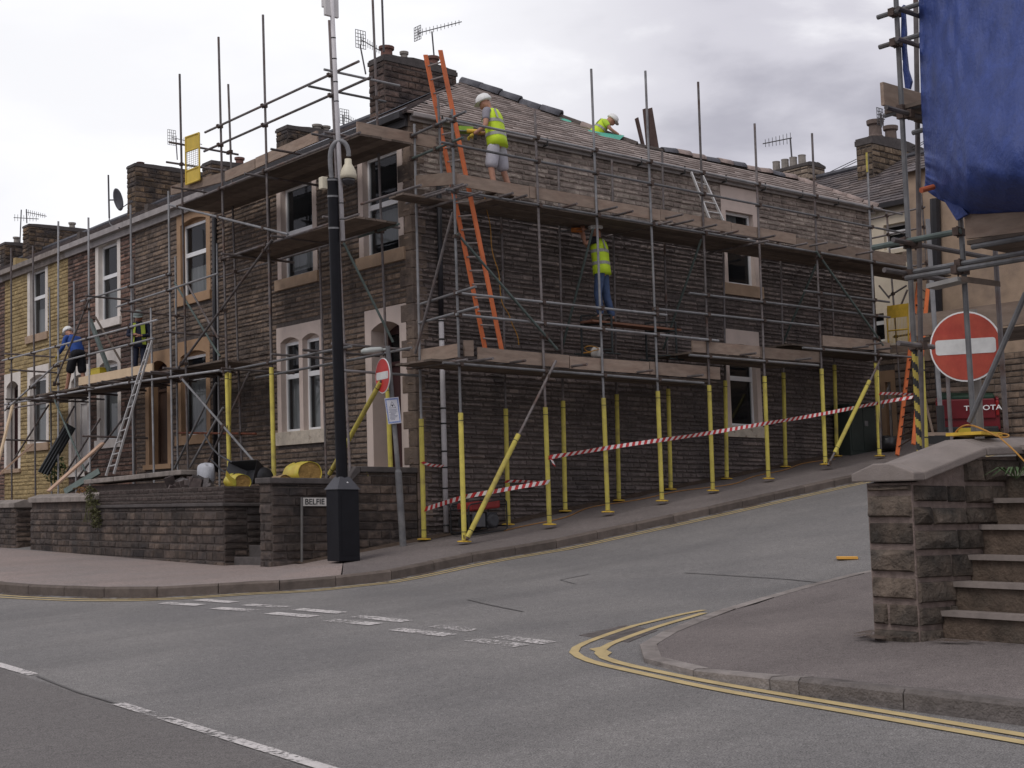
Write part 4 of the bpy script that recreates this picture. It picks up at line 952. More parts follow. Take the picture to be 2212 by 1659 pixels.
    for i in range(nu+1):
        s_ = i/nu; bx, by = interp(bot, s_)
        for j in range(nv+1):
            t = j/nv; lx, ly = interp(left, t)
            x = lx*(1-s_)+(lx+(bx-1997)*1.0)*s_ if False else lx+(bx-lx)*s_ if True else 0
            x = lx+(interp(bot, s_)[0]-1997)*(1) if i else lx
            y = ly+(by-408)*(t**2)
            p = FR(x, y, UR-.08)
            bulge = .75*math.sin(min(1, s_*1.3)*math.pi/2)*(math.sin(math.pi*min(1, t**1.5*1.02))**.9)*.9
            wr = .012*math.sin(9*s_+14*t+2*math.sin(5*t))+.01*math.sin(31*t-17*s_+3*math.sin(7*s_))+.008*math.sin(55*s_+9*t)
            edge = math.exp(-s_*14)*(.04*math.sin(40*t)+.03*math.sin(93*t))
            q = FR(x, y, UR-.08-bulge-wr-edge); vs.append(q)
    n = nv+1
    mb.add(vs, [(i*n+j, (i+1)*n+j, (i+1)*n+j+1, i*n+j+1) for i in range(nu) for j in range(nv)])
    o = mb.build('tarpaulin', m, smooth=True); tag(o, 'large blue tarpaulin billowing from the near scaffold at the top right', 'tarpaulin')
    sd = o.modifiers.new('thick', 'SOLIDIFY'); sd.thickness = .004
    # loose corner flap and rag
    mb = MB(); P = [(1999, 372), (2014, 400), (2036, 428), (2066, 476), (2090, 462), (2050, 415), (2030, 385)]
    mb.prism([FR(x, y, UR-.12) for x, y in P], (.03, 0, 0)); mb2 = MB(); mb2.prism([FR(x, y, UR+.02) for x, y in [(1947, 15), (1952, 10), (1956, 70), (1955, 110), (1949, 130), (1946, 80)]], (.03, 0, 0)); mb2.prism([FR(x, y, UR+.02) for x, y in [(1950, 95), (1955, 100), (1960, 150), (1968, 175), (1964, 192), (1955, 190), (1950, 150)]], (.03, 0, 0))
    mb.build('loose_corner', m, o); tag(mb2.build('blue_rag', m), 'torn strip of blue sheeting knotted to the near scaffold pole', 'rag')
    mb = MB(); a, b = FR(1990, 411, UR-.35), FR(2016, 404, UR-.2); tag(mb.tube(a, b, .026, 10).build('pole_cap', M('orange_cap', (.38, .10, .045), .6, .15)), 'orange plastic sleeve on a tube end under the tarpaulin corner', 'sleeve')
right_scaffold()
# ---------------------------------------------------------------- garden walls and front gardens
WU0 = -3.0
def stonebox(mb, mo, a, b, faces, ch=.14, wmin=.18, wmax=.5, depth=(.01, .03)):
    a, b = np.minimum(a, b), np.maximum(a, b); mo.box(a, b)
    for f in faces:
        if f == '-u': stones(mb, 'v', a[0], -1, a[1], b[1], a[2], b[2], ch, wmin, wmax, depth=depth)
        if f == '-v': stones(mb, 'u', a[1], -1, a[0], b[0], a[2], b[2], ch, wmin, wmax, depth=depth)
        if f == '+v': stones(mb, 'u', b[1], 1, a[0], b[0], a[2], b[2], ch, wmin, wmax, depth=depth)
def garden_walls():
    zl = FR(485, 1091, WU0)[2]; zt = FR(457, 1051, WU0)[2]; vm = FR(213, 1090, WU0)[1]; v1 = FR(67, 1150, WU0)[1]; v0 = 1.75
    t = thing('garden_wall', 'long stone garden wall with a set back dark upper course, below the yellow rolls', 'wall', (WU0, 5, -1))
    mb = MB(); mo = MB(); mu = MB(); m3 = MB()
    stonebox(mb, mo, (WU0, v0, -1.2), (WU0+.45, v1, zl-.02), ('-u', '-v'), .135); 
    stonebox(mb, mo, (WU0+.45, v0, -1.2), (-.3, v0+.4, zl-.02), ('-v',), .135)
    buildm('wall', [(mb, STONE_G), (mo, MORTAR)], t)
    stonebox(mu, m3, (WU0+.02, v0+.03, zl+.04), (WU0+.42, vm, zt), ('-u', '-v'), .075, .18, .24, depth=(.004, .012))
    stonebox(mu, m3, (WU0+.42, v0+.03, zl+.04), (-.3, v0+.38, zt), ('-v',), .075, .18, .24, depth=(.004, .012))
    buildm('upper_wall', [(mu, BRICK_D), (m3, MORTAR)], t)
    c = MB(); c.box((WU0-.05, v0-.05, zl-.02), (WU0+.5, vm, zl+.04)); c.box((WU0+.5, v0-.05, zl-.02), (-.3, v0+.45, zl+.04)); c.build('ledge', COPED, t, bevel=.012)
    c = MB(); v = vm
    zc = FR(120, 1085, WU0-.05)[2]
    while v < v1:
        w = min(rnd.uniform(1.0, 1.5), v1+.04-v); c.prism([(WU0-.07, v+.01, zc), (WU0-.07, v+.01, zc+.11), (WU0+.2, v+.01, zc+.2), (WU0+.5, v+.01, zc+.12), (WU0+.5, v+.01, zc)], (0, w-.02, 0)); v += w
        if w < .9: break
    c.build('coping', COPE, t, bevel=.012); m4 = MB(); m4.box((WU0+.02, vm+.01, zl-.02), (WU0+.43, v1, zc+.003)); m4.build('wall_top', STONE_G, t)
    t = thing('garden_wall', 'short stone garden wall at the far left edge beyond the dark gateway', 'wall', (WU0, 15, -1)); mb = MB(); mo = MB()
    vg = FR(35, 1150, WU0)[1]; zc = FR(20, 1097, WU0)[2]
    stonebox(mb, mo, (WU0, vg, -1.2), (WU0+.45, 30, zc), ('-u', '-v'), .135); buildm('wall', [(mb, STONE_G), (mo, MORTAR)], t)
    c = MB(); v = vg-.05
    while v < 29: c.prism([(WU0-.07, v+.01, zc), (WU0-.07, v+.01, zc+.11), (WU0+.2, v+.01, zc+.2), (WU0+.5, v+.01, zc+.12), (WU0+.5, v+.01, zc)], (0, 1.28, 0)); v += 1.3
    c.build('coping', COPE, t, bevel=.012)
    t = thing('garden_wall', 'stone wall running from the corner pillar back to the house behind the black camera post', 'wall', (WU0, .2, -1)); mb = MB(); mo = MB()
    zA, zB = SD(650, 1045, 0)[2], SD(850, 1021, 0)[2]; us = SD(760, 1020, 0)[0]
    stonebox(mb, mo, (WU0, 0, -1.2), (us, .4, zA), ('-u', '-v', '+v'), .15, .2, .6); stonebox(mb, mo, (us, 0, -1.2), (-.04, .4, zB), ('-u', '-v'), .15, .2, .6)
    buildm('wall', [(mb, STONE_G), (mo, MORTAR)], t)
    c = MB(); c.box((WU0-.07, -.06, zA), (us-.1, .46, zA+.1)); c.prism([(us-.11, -.06, zA), (us-.11, -.06, zA+.1), (us+.05, -.06, zB+.1), (us+.15, -.06, zB+.1), (us+.15, -.06, zB)], (0, .52, 0)); c.box((us+.155, -.06, zB), (-.04, .46, zB+.1)); c.build('coping', COPED, t, bevel=.015)
    mb = MB(); mb.box((WU0+.46, v0+.42, -1), (-.001, 36, .42)); mb.box((-1.2, .41, -1), (-.001, v0-.06, .42)); struct(mb.build('front_garden', SOIL))
    t = thing('gateway_steps', 'worn stone steps rising through the gateway beside the street name sign', 'steps', (WU0, 1, -.8))
    for k in range(5): m = MB(); m.box((WU0+.15+.3*k, .42, -1), (WU0+.46+.3*k, v0-.07, -.72+.2*k)); m.build('step', COPED, t, bevel=.012)
    # dividing wall with pale coping in the gardens
    t = thing('garden_divider', 'low dividing wall with pale slab coping between the gardens below the ladder', 'wall', (-2, 8, .4)); m = MB()
    a, b = FR(205, 1042, -2.2), FR(410, 1022, -2.2); m.box((-2.35, b[1], .3), (-1.95, a[1], a[2]-.08)); m.build('wall', BRICK_D, t)
    c = MB(); p, q = FR(205, 1038, -2.2), FR(418, 1016, -2.2); d = q-p; n = 3
    for i in range(n): x, y = p+d*(i+.01)/n, p+d*(i+.99)/n; c.obox((x+y)/2-V3(0, 0, .04), (y-x)/2, V3(.27, 0, 0), V3(0, 0, .05))
    c.build('coping', COPE, t, bevel=.015)
garden_walls()
def leaves(mb, c, R, n, s, up=.0):
    for _ in range(n):
        d = _n([rnd.gauss(0, 1) for _ in range(3)]); p = np.asarray(c)+d*np.asarray(R)*rnd.random()**.4; a = _n([rnd.gauss(0, 1) for _ in range(3)]); b = _n(np.cross(a, [rnd.gauss(0, 1) for _ in range(3)]))
        L = s*rnd.uniform(.6, 1.4); mb.add([p-a*L*.5, p+b*L*.22, p+a*L*.5, p-b*L*.22], [(0, 1, 2, 3)])
WEED = M('dull_weed_leaf', (.075, .075, .03), .7, .4, 9, island=.5); WEEDO = M('orange_weed', (.2, .1, .03), .8, .4, 9, island=.4); GRS = M('dark_grass', (.05, .075, .025), .7, .3, 9, island=.5)
t = thing('wall_weed', 'straggling brown green weed hanging over the garden wall at the coping end', 'plant', FR(195, 1110, WU0-.1)); mb = MB()
for y, r in ((1062, .2), (1078, .24), (1095, .24), (1112, .17), (1128, .1)): leaves(mb, FR(195+.2*(y-1062), y, WU0-.12), (.12, r, .16), 130, .06)
mb.build('foliage', WEED, t); mb = MB(); leaves(mb, FR(178, 1058, WU0+.1), (.2, .3, .08), 90, .05); mb.build('dry_foliage', WEEDO, t)
mb = MB()
for k in range(6): p = FR(195+rnd.uniform(-8, 8), 1066, WU0-.08); mb.path([p, p+V3(-.05, rnd.uniform(-.1, .1), -.3), p+V3(-.06, rnd.uniform(-.2, .2), -.6)], .006, 5)
mb.build('stem', WEED, t)
t = thing('garden_shrub', 'dark low shrub growing in the garden under the yellow front', 'plant', FR(120, 1030, -1.5)); mb = MB(); leaves(mb, FR(118, 1005, -1.2)-V3(0, 0, .1), (.3, .35, .4), 260, .1); mb.build('foliage', GRS, t); MB().tube(FR(118, 1040, -1.2), FR(118, 1000, -1.2), .02).build('stem', WEED, t)
# ---------------------------------------------------------------- pillar wall and steps at the right
def right_wall():
    u0 = UP; vl = VP0; vr = FR(1988, 1388, u0)[1]; o = .09; TH = .15
    zl = FR(1839, 1045, u0-o)[2]; tip = SD(2112, 975, vr); ua, za = u0+.06, zl+.005; ub, zb = tip[0], tip[2]-.05; uc, zc = ub+9, zb+.35
    t = thing('pillar_wall', 'stone pillar and raking wall with smooth coping beside the steps at the right', 'wall', (u0, vl, -1.2)); zb0 = -1.5
    mo = MB(); mo.prism([(u0, vl, zb0), (u0, vl, zl), (ua, vl, za), (ub, vl, zb), (uc, vl, zc), (uc, vl, zb0)], (0, vr-vl, 0))
    mb = MB(); stones(mb, 'v', u0, -1, vr, vl, PB[2]-.1, zl, .205, .24, .5, depth=(.012, .045), jit=.12, gap=.014)
    top = lambda z: u0 if z < za-.2 else u0+(z+.16-za)/(zb-za)*(ub-ua)+.1
    stones(mb, 'u', vr, -1, u0, ub+5, PB[2]-.1, zb, .2, .25, .6, depth=(.012, .045), jit=.12, clip=lambda z: (top(z), ub+5), gap=.012)
    buildm('wall', [(mb, STONE_N), (mo, MORTAR_P)], t)
    c = MB()
    def cop(p, q, g=.006):
        (x0, z0), (x1, z1) = p, q; d = _n([x1-x0, z1-z0]); x0 += d[0]*g; z0 += d[1]*g; x1 -= d[0]*g; z1 -= d[1]*g
        prof = [(vl+o, 0), (vl+o, TH*.46), (vl-.14, TH), (vr+.14, TH), (vr-o, TH*.46), (vr-o, 0)]
        vs = [V3(x0, v, z0+h) for v, h in prof]+[V3(x1, v, z1+h) for v, h in prof]; n = 6
        c.add(vs, [tuple(range(n))[::-1], tuple(range(n, 2*n))]+[(i, (i+1) % n, n+(i+1) % n, n+i) for i in range(n)])
    zz = .012
    cop((u0-o, zl+zz), (ua, za+zz), 0); cop((ua, za+zz), (ub, zb+zz), 0); cop((ub+.012, zb+zz), (ub+2.2, zb+.1+zz)); cop((ub+2.2, zb+.1+zz), (uc, zc+zz))
    c.build('coping', M('smooth_coping', (.225, .192, .172), .85, .14, 4, .25, 70, col2=(.23, .2, .185), s2=1.2), t, bevel=.012)
    global VR; VR = vr
    t = thing('stone_steps', 'flight of worn stone steps climbing beside the pillar wall at the right edge', 'steps', (u0+.5, vr-1, -1.1)); E = [SD(x, y, vr) for x, y in ((2004, 1385), (2030, 1319), (2057, 1256), (2091, 1198), (2116, 1133), (2142, 1076), (2166, 1018), (2190, 962))]
    SM = M('step_riser_stone', (.125, .092, .07), .9, .35, 5, .5, 30, col2=(.07, .06, .048), s2=1.6); ST = M('pale_tread_stone', (.235, .2, .18), .85, .2, 5, .2, 50, col2=(.2, .17, .15), s2=1.5)  # tread slabs paler than the riser blocks below them
    for k, e in enumerate(E):
        nx = E[k+1][0]+.3 if k < len(E)-1 else e[0]+1.2; m = MB(); m2 = MB(); zlow = -1.6
        m.box((e[0]+.02, vr-4.5, zlow), (nx, vr-.006, e[2]-.045)); m2.box((e[0]-.02, vr-4.5, e[2]-.043), (nx-.3+(.28 if k == len(E)-1 else 0), vr-.006, e[2])); buildm('step', [(m2, ST), (m, SM)], t)
    t = thing('fern_tuft', 'small green fern growing out of the upper steps at the right edge', 'plant', SD(2190, 1030, vr-.3)); mb = MB()
    for k in range(12):
        a = rnd.uniform(0, 6.28); p = SD(2195, 1035, vr-.35); L = rnd.uniform(.15, .35); d = V3(math.cos(a), math.sin(a), 0)
        mb.add([p, p+d*L*.5+V3(0, .012, .1), p+d*L+V3(0, 0, .02), p+d*L*.5+V3(0, -.012, .1)], [(0, 1, 2, 3)])
    mb.build('fronds', M('fern_green', (.05, .085, .03), .6, .3, 8, island=.3), t)
right_wall()
GRIT = paint('loose_grit', (.085, .062, .048), .30, 7)
m = MB(); P = [np.array(q) for q in ((UP+1.0, VP0+.12), (UP-.02, VP0+.12), (UP-.05, VP0+.06), (UP-.05, VR), (UP+.1, VR-.25), (UP+.22, VR-1.0), (UP+.22, VR-3.))]; P = resample(smooth(P, 2), .12); a_, b_ = offs(P, .05), offs(P, -.12)
vs = [V3(*q, zr(*q)+.135) for q in a_]+[V3(*q, zr(*q)+.125) for q in b_]; n_ = len(P); m.add(vs, [(i, i+1, n_+i+1, n_+i) for i in range(n_-1)]); struct(m.build('grit_patch', GRIT))
# yellow plate and orange cable on the coping
p = FR(2104, 941, UR); mb = MB(); mb.obox(p+V3(0, -.0, .012), V3(.16, 0, 0), V3(0, .18, 0), V3(0, 0, .014)); tag(mb.build('sole_plate', YELP), 'yellow sole plate under the near scaffold pole on the coping', 'plate')
def cable(label, pts, r, mat, name='cable'): return tag(MB().path(smooth(pts, 2), r, 6).build(name, mat), label, 'cable')
ORC = M('orange_cable', (.40, .20, .04), .5, .15)
cable('orange cable looped round the pole foot and hanging down the wall by the steps', [FR(x, y, u) for x, y, u in ((2060, 944, UR), (2066, 930, UR), (2082, 918, UR-.05), (2100, 918, UR-.1), (2130, 930, UR-.1), (2155, 944, UR-.12), (2178, 945, UR-.12), (2180, 938, UR-.1), (2150, 935, UR-.1), (2165, 950, UR-.15), (2190, 972, UR-.25), (2216, 1000, UR-.3))], .0075, ORC)
# ---------------------------------------------------------------- houses at the top of the street
def rear_houses():
    h = thing('cream_house', 'cream rendered house with slate roof across the alley behind the scaffold', 'house', (16, 5, 2)); U = 16.; op = []
    ez = FR(1930, 431, U)[2]; va, vb = FR(1992, 700, U)[1], 13.
    def pr(xl, xr, yt, yb): xm, ym = (xl+xr)/2, (yt+yb)/2; a, b = FR(xl, ym, U)[1], FR(xr, ym, U)[1]; return min(a, b), max(a, b), FR(xm, yb, U)[2], FR(xm, yt, U)[2]
    for q, cu in ((pr(1903, 1968, 472, 548), ()), (pr(1872, 1918, 668, 748), ())): op.append(opening(h, 'v', U, -1, *q, CREAM, CREAM, sh=.12, lh=.12, rise=0, jw=.1, transom=.68, curtains=cu))
    op.append(opening(h, 'v', U, -1, *pr(1905, 1938, 800, 985), BROWND, SILLM, kind='door', sh=.1, lh=.3, rise=0, jw=.15))
    zs = FR(1930, 765, U)[2]; mo = MB(); wallplate(mo, 'v', U, -1, va, vb, zs, ez, op); mo.box((U+.25, va, 0), (U+8, va+.25, ez+.4)); m2 = MB(); m3 = MB()
    o2 = [tuple(o) for o in op]; wallplate(m2, 'v', U, -1, va, vb, 0, zs, o2); stones(m3, 'v', U, -1, va, vb, .8, zs, .17, .25, .6, o2)
    buildm('wall', [(mo, CREAM), (m2, MORTAR), (m3, STONE_F)], h)
    T = lambda s, t, k: V3(U+t, s, ez+.55*t)+k*V3(-.478, 0, .878); mb = MB(); tiles(mb, T, [(va-.1, -.2), (vb, -.2), (vb, 4.), (va-.1, 4.)], .36, .25, lip=.03, jitter=.01); u = MB(); u.quad(T(va-.05, -.15, -.01), T(vb, -.15, -.01), T(vb, 4, -.01), T(va-.05, 4, -.01)); u.quad((U+4, va-.05, ez+2.19), (U+4, vb, ez+2.19), (U+8, vb, ez), (U+8, va-.05, ez))
    rf = buildm('roof', [(mb, SLATE), (u, MORTAR)], h); MB().path([(U+4, va-.1, ez+2.22), (U+4, 6, ez+2.24), (U+4, vb, ez+2.22)], .1).build('ridge', RIDGE, rf)
    g = MB(); g.box((U-.26, va, ez-.22), (U-.12, vb, ez-.1)); g.build('gutter', GUTD, h); g = MB(); g.path([FR(1968, 402, U-.2), FR(1968, 440, U-.2), FR(1972, 452, U-.1), FR(1973, 540, U-.1)], .1, 8); g.build('downpipe', PIPEB, h)
    BPOT = M('brown_grey_pot', (.15, .115, .10), .85, .2, 8); cst = M('brown_gold_chimney_stone', (.17, .125, .085), .9, .35, 8, .6, 40, island=.4, col2=(.07, .058, .05), s2=1.4, lo=.42, hi=.68)
    u0 = 18.6; a, b = FR(1884, 330, u0)[1], FR(1850, 330, u0)[1]; zt = FR(1880, 287, u0)[2]; chimney(rf, u0, u0+2.6, a, b, ez+.8, zt, cst, [(.22, .55, .22, BPOT), (.5, .5, .2, BPOT)], cap=.3)
    u0 = 19.6; a, b = FR(1746, 380, u0)[1], FR(1670, 380, u0)[1]; zt = FR(1700, 358, u0)[2]; o = chimney(rf, u0, u0+.8, a, b, ez+1.4, zt, M('pale_chimney_stone', (.25, .2, .155), .9, .25, 6, .4, 40, island=.2), [], cap=.14)
    for x in (1677, 1696, 1714, 1733): v = FR(x, 355, u0+.4)[1]; p = MB(); p.lathe((u0+.4, v, zt-.02), [(.13, 0), (.12, .3), (.13, .36), (.1, .36)], 10); p.build('chimney_pot', POTG, rf)
    h = thing('tan_house', 'tan rendered house with stone lower storey behind the no entry sign', 'house', (15.6, -3, 2)); U = 15.7; m = MB(); m2 = MB(); m3 = MB(); zs = FR(2100, 770, U)[2]
    m.box((U, -9, zs), (U+6, va-.02, ez+.6)); m2.box((U, -9, .5), (U+6, va-.02, zs)); stones(m3, 'v', U, -1, -9, va-.02, .8, zs, .17, .25, .6); m.box((U-.06, va-.45, zs), (U, va-.02, ez+.4))
    buildm('wall', [(m, TAN), (m2, MORTAR), (m3, STONE_F)], h); MB().path([FR(2020, 430, U-.1), FR(2024, 640, U-.1), FR(2028, 760, U-.1)], .13, 8).build('downpipe', PIPEB, h)
    m = MB(); T = lambda s, t, k: V3(U+t, s, ez+.6+.55*t)+k*V3(-.478, 0, .878); tiles(m, T, [(-9, -.2), (va+.1, -.2), (va+.1, 3), (-9, 3)], .36, .25); u = MB(); u.quad(T(-9, -.15, -.01), T(va+.05, -.15, -.01), T(va+.05, 3, -.01), T(-9, 3, -.01)); buildm('roof', [(m, SLATE), (u, MORTAR)], h)
    # scaffold on these houses
    s = Scaffold('rear_scaffolding', 'distant tube scaffold with boards in front of the cream house', (15, 1, 2)); P = ('F', 15.)
    for x, y in ((1990, 420), (1915, 455)): a = FR(x, y, 15.); s.pole((15., a[1]-.15, zr(15, a[1])+.1), tuple(a), P, None, RUSTT, plate=False)
    T = lambda x1, y1, x2, y2, k='guard_rail': s.tube(k, (x1, y1), (x2, y2), P, None, RUSTT)
    T(1880, 474, 1998, 447); T(1882, 515, 1999, 490); T(1940, 582, 2010, 567, 'ledger'); T(1975, 650, 2006, 645); T(1930, 728, 1994, 717, 'ledger'); s.toe((1950, 543), (2004, 538), P, h=.26); s.toe((1890, 748), (1978, 742), P, h=.2); s.tube('brace', (1899, 617), (1921, 644), P, None, RUSTT); s.tube('brace', (1919, 641), (1958, 617), P, None, RUSTT); s.tube('brace', (1946, 660), (1960, 626), P, None, RUSTT); s.couplers()
    t = thing('yellow_gate', 'yellow brick guard gate with mesh lower half on the distant scaffold', 'gate', FR(1935, 740, 14.9)); a, b = FR(1916, 661, 14.9), FR(1961, 655, 14.9); c, d = FR(1916, 688, 14.9), FR(1961, 683, 14.9); MB().prism([a, b, d, c], (.03, 0, 0)).build('panel', YELP, t)
    m = MB(); e, f = FR(1919, 742, 14.9), FR(1963, 738, 14.9)
    for q in ((c, e), (d, f), ((c+e)/2, (d+f)/2)): m.tube(q[0], q[1], .02, 6)
    for k in range(1, 14): m.tube(c+(d-c)*k/14, e+(f-e)*k/14, .005, 4)
    m.build('mesh', YELP, t)
    for k, (x0, y0, x1, y1) in enumerate(((1733, 396, 1850, 344), (1733, 402, 1850, 349), (1733, 408, 1850, 358), (1958, 322, 1998, 304), (1958, 329, 1998, 308))):
        p, q = FR(x0, y0, 20.5), FR(x1, y1, 20.5); tag(MB().path([p, (p+q)/2-V3(0, 0, .03), q], .012, 5).build('overhead_wire', BLACKB), 'thin black overhead wire strung between the chimneys of the far houses', 'wire', 'overhead wires behind the roofs')
rear_houses()
# ---------------------------------------------------------------- street furniture
def camera_post():
    b = ZP(733, 1213, -.74); t = thing('camera_post', 'tall black camera post with pyramid topped base box and grey swan neck', 'camera post', b); s = .40; zt = b[2]+1.17; BK = M('black_gloss_paint', (.010, .010, .013), .5, .2, 5, spec=.18)
    m = MB(); m.box(b, b+V3(s, s*.95, 1.17)); m.build('base_box', BK, t, bevel=.01); c = b+V3(s/2, s*.475, 0)
    m = MB(); e = .02; q = [b+V3(-e, -e, 1.17), b+V3(s+e, -e, 1.17), b+V3(s+e, s*.95+e, 1.17), b+V3(-e, s*.95+e, 1.17)]; r = .09; w = [V3(c[0]+i*r, c[1]+j*r, zt+.21) for i, j in ((-1, -1), (1, -1), (1, 1), (-1, 1))]; m.add(q+w, [(0, 1, 5, 4), (1, 2, 6, 5), (2, 3, 7, 6), (3, 0, 4, 7), (0, 1, 2, 3), (4, 5, 6, 7)]); m.build('pyramid_cap', M('grey_black_paint', (.06, .06, .068), .45, .15, 4), t)
    m = MB(); m.box(b+V3(.06, -.004, .1), b+V3(s-.06, 0, 1.08)); m.build('access_door', BK, t); m = MB(); m.lathe(b+V3(s*.42, -.03, 1.27), [(.001, 0), (.018, .01), (.001, .025)], 8); m.build('cap_bolt', WHITEP, t)
    D = lambda x, y: DPu(x, y, c)
    top = D(718, 385); p0 = V3(c[0], c[1], zt+.15); m = MB(); m.tube(p0, top, .096, 18, r2=.088); m.build('pole', BK, t, smooth=False)
    m = MB(); d = top-p0
    for y in (391, 426, 494): f = (1035-y)/(1035-385); m.tube(p0+d*f, p0+d*(f+.006), .094, 18)
    m.build('band', GALV, t)
    n = [D(x, y) for x, y in ((717, 390), (713, 350), (714, 325), (722, 309), (735, 303), (747, 310), (753, 325), (753, 338))]; m = MB(); m.path(smooth(n, 2), .04, 10); m.build('swan_neck', GALV, t, smooth=True)
    cc = D(752, 345); h = MB(); h.lathe(cc-V3(0, 0, .32), [(.135, .0), (.138, .06), (.125, .13), (.085, .21), (.06, .25), (.055, .33)], 20); CRM = M('cream_plastic', (.6, .55, .42), .45, .1, 4); ho = h.build('camera_housing', CRM, t, smooth=True); g = MB(); g.lathe(cc-V3(0, 0, .45), [(.02, .0), (.06, .015), (.095, .05), (.112, .09), (.115, .13)], 20); g.build('dome', M('smoked_dome', (.03, .028, .03), .08, .1, 3, spec=.6), ho, smooth=True)
    m = MB(); a, e2 = D(741, 520), D(716, -10); m.path([a, a+(e2-a)*.5, e2], .038, 10); m.build('mast', M('pale_grey_mast', (.55, .53, .54), .45, .12, 5), t, smooth=True)
    m = MB()
    for y in (83, 128, 178, 220, 475, 440): f = (520-y)/530; m.tube(a+(e2-a)*f, a+(e2-a)*(f+.004), .042, 10)
    m.build('mast_clip', BLACKB, t)
    x = D(713, 14); m = MB(); m.obox(x+V3(.02, 0, .02), V3(.13, 0, 0), V3(0, .03, 0), V3(0, 0, .19)); m.obox(x+V3(.0, .07, .08), V3(.09, 0, 0), V3(0, .06, 0), V3(0, 0, .08)); m.build('aerial_box', M('pale_plastic_box', (.6, .58, .57), .5, .08), t, bevel=.01)
    x = D(699, 396); m = MB(); m.obox(x, V3(.06, 0, 0), V3(0, .06, 0), V3(0, 0, .1)); m.tube(x+V3(.04, 0, 0), x+V3(.14, -.02, 0), .03); m.build('side_box', CRM, t, bevel=.01)
def DPu(x, y, c):       # point on the viewing line at the same distance as c
    d = ray(x, y); q = MC @ (np.asarray(c)-CAM); return CAM+d*(q[2]/(MC @ d)[2])
camera_post()
def disc_sign(o, c, d, R, parent, thick=.006):
    """no entry disc: c centre, d in-plane horizontal direction, faces towards the street"""
    up = V3(0, 0, 1); n = _n(np.cross(d, up)); n = n if np.dot(n, CAM-c) > 0 else -n
    m = MB(); m.lathe(c, [(R, -thick), (R, thick)], 40, X=d, Y=up, Z=n); w = m.build('sign_plate', WHITEP, parent)
    m = MB(); m.lathe(c+n*(thick+.002), [(R*.955, 0), (R*.955, .002)], 40, X=d, Y=up, Z=n); m.build('red_disc', REDF if R > .35 else REDP, w)
    m = MB(); bw, bh = R*.835, R*.215; P = []
    for (sx, sy, a0) in ((1, 1, 0), (-1, 1, 90), (-1, -1, 180), (1, -1, 270)):
        for k in range(4): a = math.radians(a0+30*k); P.append(c+n*(thick+.0055)+d*(sx*(bw-.03)+.03*math.cos(a))+up*(sy*(bh-.03)+.03*math.sin(a)))
    m.prism(P, n*.002); m.build('white_bar', M('weathered_white_bar', (.62, .62, .6), .5, .12, 9), w)
    m = MB(); m.obox(c-n*.03, d*.2, up*.02, n*.012); m.obox(c-n*.03+up*R*.5, d*.2, up*.015, n*.012); m.build('bracket', GALV, w); return n
